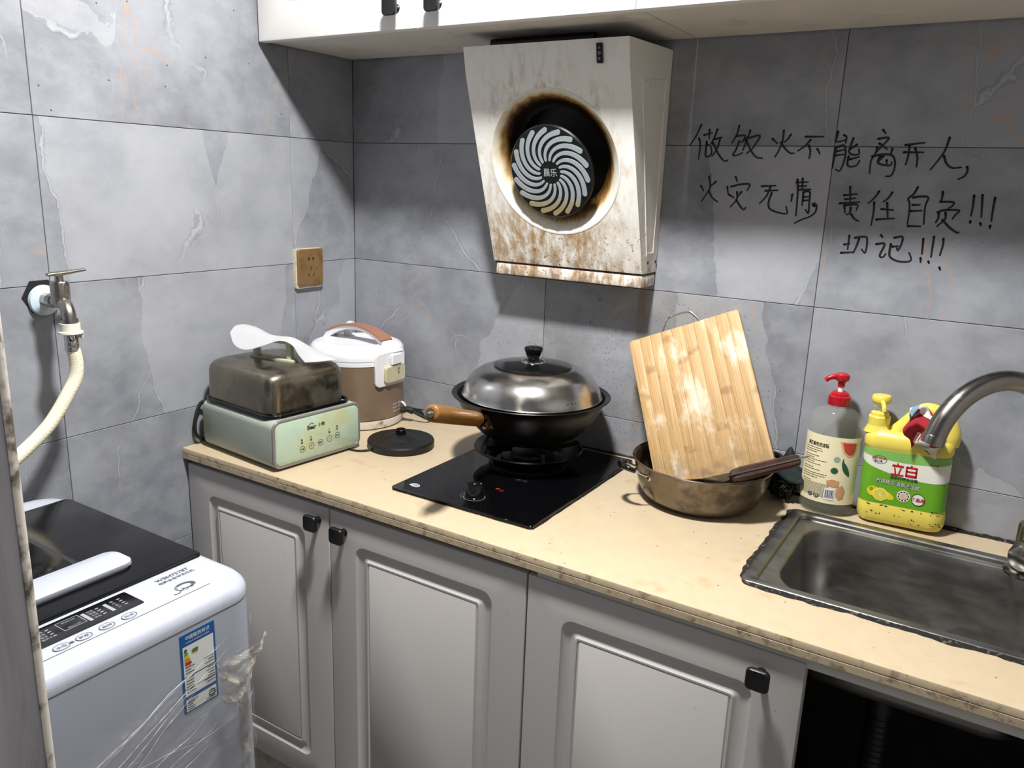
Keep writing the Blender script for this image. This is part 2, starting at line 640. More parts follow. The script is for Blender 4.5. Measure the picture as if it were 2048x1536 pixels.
# ------------------------------------------------------------------ room shell
RX, RY, RZ = 2.3, -2.5, 2.5
JX = [0.0, 0.5956, 1.1960, 1.7964, RX]
JY = [0.0, -0.2161, -0.8165, -1.4169, -2.0173, RY]
JZ = [0.3 * i for i in range(9)] + [RZ]
wall_back = struct('wall_back', box(M(), -0.1, RX + 0.1, 0.0016, 0.12, 0, RZ), MT['grout'])
wall_left = struct('wall_left', box(M(), -0.12, -0.0016, RY, 0.0016, 0, RZ), MT['grout'])
struct('wall_right', box(M(), RX, RX + 0.1, RY, 0, 0, RZ), MT['plaster'])
struct('ceiling', box(M(), -0.1, RX + 0.1, RY - 0.1, 0.1, RZ, RZ + 0.1), MT['plaster'])
struct('floor', box(M(), -0.1, RX + 0.1, RY - 0.1, 0.1, -0.1, 0), MT['floor'])
_tm = {}
def tile(w, h, wall, c, rz, mat='tile'):
    key = (round(w, 3), round(h, 3), mat)
    if key not in _tm:
        m = M()
        # local x along the wall, z up, front face on y = 0, 5 mm thick
        loft(m, [[Vector((x, 0.006, z)) for x, z in rr2(w, h, .0008, 1)], [Vector((x, 0.0008, z)) for x, z in rr2(w, h, .0008, 1)], [Vector((x, 0.0, z)) for x, z in rr2(w - .0014, h - .0014, .0008, 1)]])
        o = mesh_obj('tile', m, MT[mat], None, 25)
        _tm[key] = o.data
    else:
        o = bpy.data.objects.new('tile', _tm[key])
        C.objects.link(o)
    o.parent = wall
    o.location = c
    o.rotation_euler = (0, 0, rz)
G = 0.0006
for k in range(2, 9):
    z0, z1 = JZ[k], JZ[k + 1]
    for i in range(4):
        x0, x1 = JX[i], JX[i + 1]
        tile(x1 - x0 - 2 * G, z1 - z0 - 2 * G, wall_back, ((x0 + x1) / 2, 0, (z0 + z1) / 2), 0, 'tile_greasy' if i < 2 and 2 <= k < 4 else 'tile')
for k in range(0, 9):
    z0, z1 = JZ[k], JZ[k + 1]
    for i in range(4):
        y0, y1 = JY[i], JY[i + 1]
        tile(y0 - y1 - 2 * G, z1 - z0 - 2 * G, wall_left, (0, (y0 + y1) / 2, (z0 + z1) / 2), PI / 2)
# wall end beside the doorway, with a worn tile edge on its corner
struct('wall_partition', box(M(), 0.86, 0.959, RY, -1.369, 0, RZ), MT['partition'])
tr = M()
loft(tr, [[Vector((0.86, -1.369, z)), Vector((0.86, -1.3595, z))] + [Vector((0.9505 + 0.0095 * math.sin(a), -1.369 + 0.0095 * math.cos(a), z)) for a in [i / 6 * PI / 2 for i in range(7)]] for z in (0.0, RZ)])
struct('trim_1', tr, MT['corner_trim'])
struct('baseboard_back', box(M(), 0.003, RX, -0.535, -0.50, 0, 0.104, 0.002), MT['stone'])

# marker writing on the back wall
HAND=[[[(9372,15400),(9290,15200),(9166,14997)],[(9343,15140),(9381,15039),(9383,14908),(9373,14735)],[(9446,15200),(9609,15246)],[(9549,15305),(9556,15130)],[(9514,15074),(9515,14798),(9628,14830),(9605,14980),(9505,15030)],[(9709,15309),(9661,15150),(9608,15040)],[(9674,15120),(9819,15161)],[(9780,15121),(9744,14951),(9653,14800)],[(9638,15061),(9778,14832),(9907,14710),(9979,14725)]],[[(10140,15376),(10114,15230),(10029,15053)],[(10109,15181),(10273,15191),(10242,15093),(10214,15064)],[(10171,15083),(10124,14935),(10070,14820),(10177,14827),(10256,14867)],[(10366,15288),(10344,15191),(10272,15103)],[(10309,15132),(10556,15195),(10510,15065),(10432,14938),(10339,14859)],[(10314,15093),(10414,14918),(10530,14792),(10653,14769)],[(10313,15103),(10261,14917)]],[[(10808,15134),(10910,15048)],[(11145,15211),(11097,15125),(11036,15068)],[(11006,15286),(11003,15096),(10954,14924),(10894,14798)],[(10977,15067),(11068,14953),(11175,14872),(11243,14873)]],[[(11417,15173),(11746,15174)],[(11519,15117),(11428,15004),(11306,14912)],[(11499,15014),(11538,14911),(11531,14782)],[(11658,14953),(11685,14916),(11713,14865)]],[[(9471,14216),(9542,14115)],[(9777,14303),(9679,14212)],[(9628,14401),(9669,14202),(9607,14056),(9512,13912)],[(9644,14119),(9733,13989),(9849,13911)]],[[(10169,14409),(10210,14320)],[(10021,14213),(10044,14093)],[(10095,14216),(10278,14266),(10453,14277),(10450,14207),(10425,14157)],[(10057,14069),(10169,14006)],[(10314,14123),(10260,14040)],[(10227,14119),(10235,13978),(10125,13821)],[(10226,13968),(10312,13850),(10392,13782),(10433,13825)]],[[(10701,14245),(10971,14264)],[(10782,14159),(11020,14177)],[(10873,14241),(10813,14061),(10697,13917)],[(10907,14124),(10867,13944),(10900,13826),(11048,13764),(11239,13747),(11209,13880)]],[[(11300,14109),(11296,13982)],[(11364,14392),(11397,14142),(11414,13713)],[(11355,14334),(11565,14350)],[(11458,14414),(11475,14222)],[(11383,14267),(11545,14278)],[(11400,14200),(11629,14218)],[(11501,14165),(11506,13913)],[(11501,14165),(11616,14169),(11632,13957),(11639,13773),(11579,13838)],[(11503,14068),(11607,14082)],[(11511,14001),(11615,14015)]],[[(11734,13908),(11696,13937),(11727,13961),(11776,13906),(11758,13789),(11663,13706),(11534,13650),(11407,13574)]],[[(11990,15266),(11983,15174),(11970,15091),(12058,15091),(12127,15119)],[(12098,15202),(12148,15165),(12143,15064)],[(11990,14980),(11978,14785),(11972,14616)],[(11998,14986),(12125,15018),(12169,14862),(12141,14657),(12098,14563),(12030,14590)],[(12008,14912),(12140,14945)],[(11980,14837),(12133,14861)],[(12271,15147),(12233,14991),(12227,14899),(12305,14854),(12401,14874),(12385,14956)],[(12344,15038),(12239,14946)],[(12228,14826),(12223,14687),(12279,14645),(12383,14671),(12426,14755)],[(12253,14774),(12409,14819)]],[[(12749,15292),(12804,15229)],[(12692,15139),(12862,15158),(12807,15059),(12704,14923)],[(12720,15058),(12863,14961)],[(12697,14995),(12676,14868),(12621,14758),(12624,14538)],[(12629,14831),(12798,14870),(12956,14854),(13022,14747),(13025,14602),(12987,14502),(12902,14490)],[(12948,14970),(12936,14871)],[(12766,14851),(12738,14733),(12823,14689),(12954,14682),(12972,14737)],[(12819,14843),(12746,14742)],[(12881,14771),(12890,14708)]],[[(13152,15034),(13454,15075)],[(13144,14910),(13461,14913)],[(13220,15026),(13225,14875),(13203,14696)],[(13318,14982),(13375,14824),(13381,14664)]],[[(13832,15160),(13780,14917),(13612,14619)],[(13789,14856),(13849,14726),(13947,14658),(14082,14669)]],[[(14170,14680),(14186,14611),(14152,14523),(14064,14468)]],[[(12236,14131),(12469,14162)],[(12325,14288),(12362,14008)],[(12264,14060),(12443,14083)],[(12182,13981),(12524,14018)],[(12263,13956),(12296,13815)],[(12269,13947),(12485,13971),(12489,13872)],[(12383,13914),(12378,13819),(12328,13778)],[(12409,13792),(12474,13710),(12551,13676)]],[[(12831,14222),(12778,14118),(12678,14002)],[(12773,14025),(12787,13858),(12775,13613)],[(13054,14212),(12999,14108),(12929,14041)],[(12912,13910),(13114,13901)],[(12993,14025),(13041,13740)],[(12850,13720),(13143,13755)]],[[(13456,14316),(13406,14197),(13330,14113),(13362,14032),(13379,13850),(13377,13666)],[(13407,14134),(13513,14156),(13648,14143),(13621,13989),(13641,13680)],[(13416,14007),(13534,14012)],[(13390,13896),(13573,13914)],[(13393,13633),(13596,13638)]],[[(13863,14250),(13865,14125),(13847,14080)],[(13847,14080),(14051,14079),(14044,14017),(13986,13969)],[(13833,13899),(13942,13941),(14160,13945),(14115,13868),(14078,13795)],[(13851,13891),(13856,13801),(13827,13718)],[(13957,13896),(13965,13789),(13861,13657)],[(13927,13769),(14051,13649),(14177,13567),(14209,13572)]],[[(14351,14206),(14360,14022),(14353,13863)],[(14358,13771),(14363,13739)]],[[(14474,14219),(14496,14028),(14513,13853)],[(14513,13747),(14530,13709)]],[[(14669,14184),(14667,13984),(14674,13791)],[(14669,13712),(14667,13668)]],[[(12427,13401),(12428,13150)],[(12356,13233),(12451,13258)],[(12317,13074),(12535,13104)],[(12528,13369),(12643,13396),(12731,13386),(12752,13250),(12739,13106),(12673,13168)],[(12603,13355),(12575,13219),(12537,13091)]],[[(12967,13445),(12999,13409)],[(12910,13280),(13050,13290),(13003,13116),(13002,13059),(13056,13053),(13092,13113)],[(13200,13413),(13326,13440),(13333,13328),(13291,13194),(13260,13233)],[(13155,13297),(13155,13109),(13209,13037),(13337,12994),(13491,13006),(13526,13062),(13478,13161)],[(13179,13252),(13281,13269)]],[[(13673,13425),(13682,13278),(13688,13158)],[(13677,13083),(13687,13009)]],[[(13838,13473),(13840,13290),(13841,13114)],[(13811,13032),(13824,13002)]],[[(13991,13446),(13999,13338),(13977,13153)],[(14000,12942),(14023,12898)]]]

MT['ink'] = plain('black_marker_ink', rgb(14, 14, 15), 0.55, var=0.2)
wp = lambda x, y, h=0: Vector((x, -0.0004 - h, y))
for ch in HAND:
    m = M()
    for i, s in enumerate(ch):
        pts = [(a / 1e4, b / 1e4, 0) for a, b in s]
        ribbon(m, smooth(pts, 5) if len(pts) > 2 else [Vector(pts[0]).lerp(Vector(pts[1]), q / 3) for q in range(4)], 0.0042, lambda x, y, i=i: wp(x, y, i * 0.00002), True, 0.35)
    part('handwritten_character', m, MT['ink'], wall_back, label='character of a warning handwritten in black marker')

# ------------------------------------------------------------------ lamp of the room
lamp = thing('ceiling_lamp', 'round white LED lamp fixed to the ceiling', 'lamp', (LAMP_POS.x, LAMP_POS.y, RZ))
e = NT('lit_diffuser')
e.done(rgb(255, 255, 255), 0.3, 0.0, Emission_Color=(*LAMP_COL, 1.0), Emission_Strength=6.0)
e.mat.cycles.emission_sampling = 'NONE'
part('housing', lathe(M(), [(0, RZ), (0.13, RZ), (0.13, RZ - 0.03), (0.12, RZ - 0.045), (LAMP_R + .01, RZ - 0.05), (LAMP_R + .01, LAMP_POS.z + 0.012), (0, LAMP_POS.z + 0.012)], 32, (LAMP_POS.x, LAMP_POS.y, 0)), MT['white_plastic'], lamp)
part('diffuser', lathe(M(), [(LAMP_R + .008, LAMP_POS.z + .012), (LAMP_R + .008, LAMP_POS.z + .004), (0, LAMP_POS.z + .004)], 32, (LAMP_POS.x, LAMP_POS.y, 0)), e.mat, lamp)
ld = bpy.data.lights.new('lamp_light', 'AREA')
ld.shape = 'DISK'
ld.size = 2 * LAMP_R
ld.energy = LAMP_WATT
ld.color = LAMP_COL
lo = bpy.data.objects.new('lamp_light', ld)
C.objects.link(lo)
lo.parent = lamp
lo.location = LAMP_POS - lamp.location

# ------------------------------------------------------------------ cabinets
def door_mesh(w, h, inx=0.068, inz=0.060, t=0.02):
    """raised-panel door, lower left corner at the origin, front face at y = -t"""
    m = M()
    cx, cz = w / 2, h / 2
    L = []
    def lp(ww, hh, r, y):
        L.append([Vector((x, y, z)) for x, z in rr2(ww, hh, r, 5, cx, cz)])
    lp(w, h, .0012, 0)
    lp(w, h, .0012, -t + .003)
    lp(w - .002, h - .002, .0015, -t + .0008)
    lp(w - .006, h - .006, .002, -t)
    a, b = w - 2 * inx, h - 2 * inz
    lp(a, b, .022, -t)
    lp(a - .004, b - .004, .021, -t + .0026)
    lp(a - .014, b - .014, .017, -t + .0052)
    lp(a - .030, b - .030, .012, -t + .0062)
    lp(a - .048, b - .048, .008, -t + .0034)
    lp(a - .054, b - .054, .006, -t + .0004)
    lp(a - .060, b - .060, .004, -t + .0004)
    lp(a - .063, b - .063, .003, -t + .0022)
    lp(a - .067, b - .067, .003, -t + .0008)
    loft(m, L)
    return m
def knob_mesh():
    m = M()
    lathe(m, [(0, 0), (.008, 0), (.008, .002), (.0055, .004), (.0055, .018), (0, .018)], 16, axis=(0, -1, 0))
    S = []
    for w, y, r in ((.018, -.015, .004), (.031, -.018, .006), (.034, -.022, .007), (.034, -.025, .007), (.031, -.0275, .006), (.02, -.0265, .005)):
        S.append([Vector((x, y, z)) for x, z in rr2(w, w, r, 4)])
    loft(m, S)
    return m
def add_door(cab, x0, x1, z0, z1, yf, mat, knob=None, name='door'):
    d = part(name, door_mesh(x1 - x0, z1 - z0), mat, cab, world=False, ang=28)
    d.location = Vector((x0, yf + .02, z0)) - cab.location
    if knob:
        k = part('knob', knob_mesh(), MT['black_knob'], d, world=False)
        k.location = (knob[0] - x0, -.02, knob[1] - z0)
    return d
YF = -0.557
DZ0, DZ1 = 0.108, 0.776
cab1 = thing('base_cabinet', 'off white two door base cabinet below the hob', 'cabinet', (0.45, -0.27, 0.104), 0.0, 'base cabinets below the worktop')
m = M()
box(m, 0.004, 0.020, -.535, -.008, .104, .787)
box(m, 0.882, 0.898, -.535, -.008, .104, .787)
box(m, 0.020, 0.882, -.535, -.008, .104, .120)
box(m, 0.020, 0.882, -.012, -.008, .120, .787)
box(m, 0.020, 0.882, -.535, -.517, .745, .787)
part('carcass', m, MT['carcass'], cab1)
add_door(cab1, 0.004, 0.4400, DZ0, DZ1, YF, MT['door'], (0.412, 0.745))
add_door(cab1, 0.4425, 0.8985, DZ0, DZ1, YF, MT['door'], (0.482, 0.737))
cab2 = thing('base_cabinet', 'off white base cabinet below the sink with its right door missing', 'cabinet', (1.36, -0.27, 0.104), 0.0, 'base cabinets below the worktop')
m = M()
box(m, 0.9015, 0.917, -.535, -.008, .104, .787)
box(m, 1.80, 1.816, -.535, -.008, .104, .787)
box(m, 0.917, 1.80, -.535, -.008, .104, .120)
box(m, 0.917, 1.80, -.012, -.008, .120, .787)
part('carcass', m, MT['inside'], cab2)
part('rail', box(M(), 0.917, 1.80, -.553, -.535, .768, .7875, .001), MT['carcass'], cab2)
add_door(cab2, 0.9015, 1.3555, DZ0, DZ1, YF, MT['door'], (1.297, 0.741))
cab3 = thing('base_cabinet', 'off white base cabinet at the right end of the worktop', 'cabinet', (2.06, -0.27, 0.104), 0.0, 'base cabinets below the worktop')
part('carcass', box(M(), 1.818, 2.296, -.535, -.008, .104, .787), MT['carcass'], cab3)
add_door(cab3, 1.818, 2.296, DZ0, DZ1, YF, MT['door'], (1.86, 0.741))

def upper(x0, x1, label, k1, k2, xm):
    c = thing('wall_cabinet', label, 'cabinet', ((x0 + x1) / 2, -.15, 1.702), 0.0, 'wall cabinets above the worktop')
    m = M()
    box(m, x0, x1, -.287, -.007, 1.702, 1.720)
    box(m, x0, x0 + .016, -.287, -.004, 1.72, 2.35)
    box(m, x1 - .016, x1, -.287, -.004, 1.72, 2.35)
    box(m, x0, x1, -.287, -.004, 2.35, 2.366)
    box(m, x0 + .016, x1 - .016, -.012, -.004, 1.72, 2.35)
    part('carcass', m, MT['carcass'], c)
    add_door(c, x0, xm - .0012, 1.6985, 2.366, -.307, MT['door_up'], (k1, 1.738))
    add_door(c, xm + .0012, x1, 1.6985, 2.366, -.307, MT['door_up'], (k2, 1.738))
upper(0.006, 0.9135, 'white wall cabinet in the corner over the range hood', 0.405, 0.508, 0.4575)
upper(0.9155, 1.829, 'white wall cabinet right of the range hood', 1.32, 1.423, 1.372)

# ------------------------------------------------------------------ worktop
ZC = 0.8135
top = thing('countertop', 'cream stone worktop with grimy front edge and sink cutout', 'countertop', (1.1, -.28, .7885))
m = M()
HX0, HX1, HY0, HY1 = 1.238, 1.684, -.428, -.10
def prof_run(m, x0, x1, pts):
    loft(m, [[Vector((x, y, z)) for y, z in pts] for x in (x0, x1)])
prof_run(m, 0.0015, RX - .002, [(HY0, ZC), (HY0, .8015), (-.5642, .8015), (-.5650, .8025), (-.5650, .8105), (-.5642, .8127), (-.562, ZC)])
prof_run(m, 0.0015, RX - .002, [(-.50, .8015), (-.50, .7885), (-.5642, .7885), (-.5650, .7892), (-.5650, .8000), (-.5640, .8009), (-.5640, .8015)])
for x0, x1, y0, y1 in ((0.0015, HX0, HY0, -.0015), (HX1, RX - .002, HY0, -.0015), (HX0, HX1, HY1, -.0015)):
    box(m, x0, x1, y0, y1, .8015, ZC)
part('slab', m, MT['counter'], top, ang=24)
m = M()
N = 240
rg = random.Random(3)
L = []
for i in range(N + 1):
    x = .002 + i / N * (RX - .01)
    w = .0045 + .0022 * math.sin(x * 31) * math.sin(x * 13 + 1) + .0012 * rg.random() + (.003 if x > 1.45 else 0)
    h = .003 + .003 * rg.random()
    L.append([Vector((x, -.0012, ZC)), Vector((x, -.0012 - w, ZC)), Vector((x, -.0012 - w * .6, ZC + h * .6)), Vector((x, -.0012, ZC + h))])
loft(m, L)
part('silicone_bead', m, MT['mould'], top, label='mouldy silicone bead along the wall')

# ------------------------------------------------------------------ sink
sink = thing('kitchen_sink', 'stainless steel drop in sink with mouldy sealant around its rim', 'sink', (1.461, -.263, ZC))
scx, scy, sw, sd = 1.461, -.263, .478, .356
bx, by, bw, bd = 1.463, -.267, .396, .300
m = M()
rloft(m, [(sw, sd, .012, ZC + .0003, scx, scy), (sw, sd, .012, ZC + .002, scx, scy), (sw - .003, sd - .003, .011, ZC + .0036, scx, scy), (sw - .010, sd - .010, .010, ZC + .0040, scx, scy),
          (sw - .034, sd - .034, .012, ZC + .0032, scx, scy), (sw - .040, sd - .040, .012, ZC + .0010, scx, scy), (sw - .044, sd - .042, .014, ZC - .0045, scx, scy),
          (bw + .006, bd + .006, .072, ZC - .0055, bx, by), (bw, bd, .070, ZC - .0075, bx, by), (bw - .006, bd - .006, .068, ZC - .016, bx, by),
          (bw - .022, bd - .022, .064, ZC - .10, bx, by), (bw - .034, bd - .034, .06, ZC - .145, bx, by), (bw - .060, bd - .060, .05, ZC - .163, bx, by), (bw - .10, bd - .10, .04, ZC - .170, bx, by),
          (.10, .10, .0499, ZC - .174, bx, by), (.085, .085, .0424, ZC - .178, bx, by)], 8, False, True)
part('basin', m, MT['sink_steel'], sink, ang=30)
part('drain', lathe(M(), [(0, .003), (.012, .003), (.014, .0005), (.034, .0005), (.039, .004), (.042, .003), (.042, 0)], 32, (bx, by, ZC - .178)), MT['steel'], sink)
m = M()
inner = rr2(sw - .004, sd - .004, .012, 8, scx, scy)
pts = []
def resample(loop, n):
    P = [Vector((x, y, 0)) for x, y in loop]
    P.append(P[0])
    D = [0]
    for a, b in zip(P[:-1], P[1:]):
        D.append(D[-1] + (b - a).length)
    out = []
    j = 0
    for i in range(n):
        d = D[-1] * i / n
        while D[j + 1] < d:
            j += 1
        out.append(P[j].lerp(P[j + 1], (d - D[j]) / max(D[j + 1] - D[j], 1e-9)))
    return out
NI = 420
I = resample(inner, NI)
rg = random.Random(5)
wv = [rg.random() for _ in range(NI)]
for _ in range(3):
    wv = [(wv[i - 1] + wv[i] * 1.2 + wv[(i + 1) % NI]) / 3.2 for i in range(NI)]
wv = [max(0, min(1, (w - .5) * 2.2 + .5)) for w in wv]
O, Hh = [], []
for i, p in enumerate(I):
    d = Vector((p.x - scx, p.y - scy, 0))
    front = p.y < scy - sd * .45
    left = p.x < scx - sw * .47
    lf = .5 + .5 * math.sin(p.x * 23 + 1) * math.sin(p.x * 51 + p.y * 37)
    w = (.0075 + .0075 * lf + .0045 * (wv[i] - .5)) if front else (.0075 + .005 * lf + .005 * (wv[i] - .5)) if left else .0035 + .001 * wv[i]
    nx = Vector((0, -1, 0)) if front else Vector((-1, 0, 0)) if left else Vector((0, 1, 0)) if p.y > scy + sd * .45 else Vector((1, 0, 0))
    O.append(p + nx * w)
    Hh.append(.0012 + .0022 * wv[(i * 7) % NI])
loops = [[Vector((p.x, p.y, ZC + .0028)) for p in I], [Vector((*(p.lerp(q, .5)).xy, ZC + h)) for p, q, h in zip(I, O, Hh)], [Vector((q.x, q.y, ZC + .0001)) for q in O]]
loft(m, loops, False, False)
part('sealant', m, MT['mould'], sink, label='black mouldy sealant', ang=60)
m = M()
lathe(m, [(0.03, -.18), (.03, -.205), (.022, -.215), (.022, -.25)] + [(.0185 + (.0035 if i % 2 else 0), -.25 - i * .006) for i in range(70)], 20, (1.440, by, ZC))
part('drain_pipe', m, plain('grey_black_pipe', rgb(40, 42, 46), 0.45), sink, label='black corrugated drain pipe')
m = M()
tube(m, smooth([(1.60, -.10, .70), (1.57, -.10, .58), (1.50, -.12, .535), (1.44, -.15, .55), (1.40, -.12, .62), (1.39, -.10, .70)], 8), .007, 10)
part('supply_hose', m, MT['rubber'], sink)
valve = thing('stop_valve', 'small metal stop valve in the dark bay under the sink', 'valve', (1.553, -.013, .51))
m = M()
lathe(m, [(0, 0), (.022, 0), (.022, .006), (.010, .009), (.010, .05), (0, .05)], 20, (1.553, -.013, .51), (0, -1, 0))
part('body', m, MT['tap_steel'], valve)
part('knob', lathe(M(), [(0, .05), (.017, .05), (.019, .055), (.019, .07), (.014, .075), (0, .076)], 20, (1.553, -.013, .51), (0, -1, 0)), MT['tap_steel'], valve)

# ------------------------------------------------------------------ faucet
fb = Vector((1.612, -.140, ZC + .004))
fau = thing('faucet', 'tarnished steel gooseneck faucet curving over the sink', 'faucet', fb)
MT['faucet'] = mat_steel('faucet_steel', rgb(150, 147, 142), 0.25, (1, 1, 1), 26, (rgb(92, 80, 62), 30, 0.56, 0.74, 0.5), 0.2)
part('base_flange', lathe(M(), [(0, 0), (.036, 0), (.036, .003), (.031, .008), (.0255, .009), (0, .009)], 40, fb), MT['faucet'], fau)
part('body', lathe(M(), [(0, .009), (.0255, .009), (.0255, .082), (.0235, .086), (.0175, .087), (.0175, .084), (0, .084)], 40, fb), MT['faucet'], fau)
dirv = Vector((-.708, -.706, 0))
Rn = .115
zt = 1.149 - Rn
pts = [fb + Vector((0, 0, .085)), Vector((fb.x, fb.y, .97)), Vector((fb.x, fb.y, zt - .01))]
pts = [pts[0].lerp(pts[1], i / 3) for i in range(3)] + [pts[1].lerp(pts[2], i / 3) for i in range(4)]
for i in range(37):
    a = math.radians(166) * i / 36
    pts.append(Vector((fb.x, fb.y, zt)) + dirv * (Rn - Rn * math.cos(a)) + Vector((0, 0, Rn * math.sin(a))))
part('neck', tube(M(), pts, .0158, 24), MT['faucet'], fau)
tip, td = pts[-1], (pts[-1] - pts[-2]).normalized()
part('spout_end', lathe(M(), [(.0158, -.004), (.0166, -.002), (.0166, .010), (.0140, .0105), (.0130, .006)], 28, tip, td), MT['faucet'], fau)
part('aerator', lathe(M(), [(.0136, .006), (0, .006)], 24, tip, td), MT['rubber'], fau)
hc = fb + Vector((0, 0, .042))
hd = Vector((-.28, -.96, 0)).normalized()
m = M()
lathe(m, [(0, .02), (.0215, .02), (.0235, .024), (.0235, .030), (.0225, .032), (.0225, .046), (.020, .052), (.012, .056), (0, .057)], 36, hc, hd)
hv = part('lever_hub', m, MT['faucet'], fau)
part('lever', tube(M(), [hc + hd * .04 + Vector((.02, 0, .004)), hc + hd * .046 + Vector((.06, -.01, .012)), hc + hd * .05 + Vector((.11, -.02, .018))], [.006, .0055, .005], 14), MT['faucet'], fau)

# ------------------------------------------------------------------ range hood
HXL, HXR = 0.500, 0.865
HC = 0.6825
hood = thing('range_hood', 'greasy white side suction range hood with round black fan cover', 'range hood', (HC, 0.0, 1.21))
A0 = Vector((0, -.203, 1.625))
SD = Vector((0, .128, -.385)).normalized()
SN = Vector((0, -0.94893, -0.31549))
SL = 0.4057
def slant(x, s, h=0.0):
    return Vector((x, 0, 0)) + A0 + SD * s + SN * h
RS, RR = 0.181, 0.148
def mat_hood():
    t = NT('greasy_white_enamel')
    p = t.pos()
    px = t.sep(p)
    cen = slant(HC, RS)
    d = t.vmath('DISTANCE', p, tuple(cen))
    streak = t.noise(t.map(p, (1.0, 1.0, 0.16)), 55.0, 6, 0.7)
    fine = t.noise(p, 120.0, 5, 0.7)
    cloud = t.noise(p, 11.0, 5, 0.6)
    c = t.mix(cloud, rgb(240, 238, 231), rgb(250, 249, 245))
    front = t.step(px[1], -0.06, -0.08, 0, 1)
    low = t.mul(t.step(px[2], 1.42, 1.30), t.step(px[0], 0.86, 0.74, 0.35, 1))
    yel = t.mul(low, t.step(cloud, 0.22, 0.55), t.step(streak, 0.32, 0.62))
    c = t.mix(t.mul(yel, 0.85), c, rgb(168, 132, 72))
    top = t.mul(0.6, t.step(px[2], 1.56, 1.64), t.step(t.math('ABSOLUTE', t.math('SUBTRACT', px[0], 0.62)), 0.03, 0.15, 1, 0), t.step(streak, 0.45, 0.72), t.step(px[1], -0.10, -0.14), 0.4)
    c = t.mix(top, c, rgb(150, 128, 84))
    rim = t.mul(t.step(d, 0.24, 0.145), t.step(streak, 0.42, 0.66), t.step(cloud, 0.35, 0.6), 0.55)
    c = t.mix(rim, c, rgb(158, 112, 54))
    sp = t.mul(t.step(fine, 0.56, 0.66), t.step(px[2], 1.38, 1.27), 0.85)
    c = t.mix(sp, c, rgb(116, 74, 28))
    bot = t.mul(t.step(px[2], 1.285, 1.232), t.step(t.noise(t.map(p, (1, 1, 0.4)), 40, 6, 0.7), 0.42, 0.62), 0.75)
    c = t.mix(bot, c, rgb(128, 84, 36))
    v = t.node('ShaderNodeTexVoronoi', feature='F1')
    t.put(v.inputs['Vector'], p)
    v.inputs['Scale'].default_value = 55.0
    vc = t.sep(v.outputs['Color'])
    c = t.mix(t.mul(t.step(v.outputs['Distance'], 0.07, 0.12, 1, 0), t.step(vc[0], 0.9, 0.91), t.step(px[2], 1.56, 1.4)), c, rgb(50, 30, 14))
    return t.done(c, t.step(cloud, 0.3, 0.7, 0.25, 0.4), 0.0)
def mat_bowl():
    t = NT('oil_stained_bowl')
    p = t.pos()
    px = t.sep(p)
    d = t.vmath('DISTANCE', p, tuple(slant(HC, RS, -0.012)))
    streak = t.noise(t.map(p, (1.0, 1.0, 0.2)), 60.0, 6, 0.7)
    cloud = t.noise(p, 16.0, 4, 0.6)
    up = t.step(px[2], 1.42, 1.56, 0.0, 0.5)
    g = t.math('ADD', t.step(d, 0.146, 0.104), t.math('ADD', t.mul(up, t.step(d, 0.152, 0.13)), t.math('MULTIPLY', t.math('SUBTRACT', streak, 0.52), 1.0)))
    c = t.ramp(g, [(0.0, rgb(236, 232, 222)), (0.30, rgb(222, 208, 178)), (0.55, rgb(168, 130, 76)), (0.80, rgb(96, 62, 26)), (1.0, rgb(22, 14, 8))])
    return t.done(c, 0.38, 0.0)
MT['hood'] = mat_hood()
MT['bowl'] = mat_bowl()
MT['hood_grime_shade'] = plain('dark_hood_cavity', rgb(12, 9, 8), 0.45)  # near-black for the oily pipe, fan cavity and painted shade of the tray gap
# shell: front face with a round opening
NF = 72
m = M()
S1 = SL
outer = []
for i in range(NF):
    a = 2 * PI * i / NF
    dx, ds = math.cos(a), math.sin(a)
    tmax = 9
    for lim, dd in ((HXR - HC, dx), (HXL - HC, dx), (S1 - RS, ds), (-RS, ds)):
        if abs(dd) > 1e-6 and lim / dd > 0:
            tmax = min(tmax, lim / dd)
    outer.append((HC + dx * tmax, RS + ds * tmax))
# snap the nearest samples to the four corners
for cxn, csn in ((HXR, S1), (HXL, S1), (HXR, 0), (HXL, 0)):
    k = min(range(NF), key=lambda q: (outer[q][0] - cxn) ** 2 + (outer[q][1] - csn) ** 2)
    outer[k] = (cxn, csn)
circ = [(HC + RR * math.cos(2 * PI * i / NF), RS + RR * math.sin(2 * PI * i / NF)) for i in range(NF)]
loft(m, [[slant(x, s) for x, s in outer], [slant(x, s) for x, s in circ]], False, False)
prof = [(-.2135, 1.676), (-.203, 1.625), (-.0752, 1.2397), (-.0015, 1.2397), (-.0015, 1.683)]
for x in (HXL, HXR):
    m.add([(x, y, z) for y, z in prof], [[0, 1, 2, 3, 4]])
m.add([(x, y, z) for x in (HXL, HXR) for y, z in prof], [[0, 5, 6, 1], [2, 7, 8, 3], [3, 8, 9, 4], [4, 9, 5, 0]])
part('housing', m, MT['hood'], hood, ang=20)
m = M()
loft(m, [[slant(HC + r * math.cos(2 * PI * i / NF), RS + r * math.sin(2 * PI * i / NF), h) for i in range(NF)] for r, h in ((RR + .002, .0006), (RR - .001, .0006), (RR - .006, -.003), (RR - .018, -.013), (RR - .030, -.026), (RR - .036, -.036), (.104, -.040))], False, False)
part('recess_bowl', m, MT['bowl'], hood)
m = M()
loft(m, [[slant(HC + r * math.cos(2 * PI * i / NF), RS + r * math.sin(2 * PI * i / NF), h) for i in range(NF)] for r, h in ((.105, -.0395), (.102, -.046), (.102, -.078))], False, True)
part('fan_cavity', m, MT['hood_grime_shade'], hood)
FX, FS, FH, FR = 0.680, 0.195, 0.004, 0.0965
m = M()
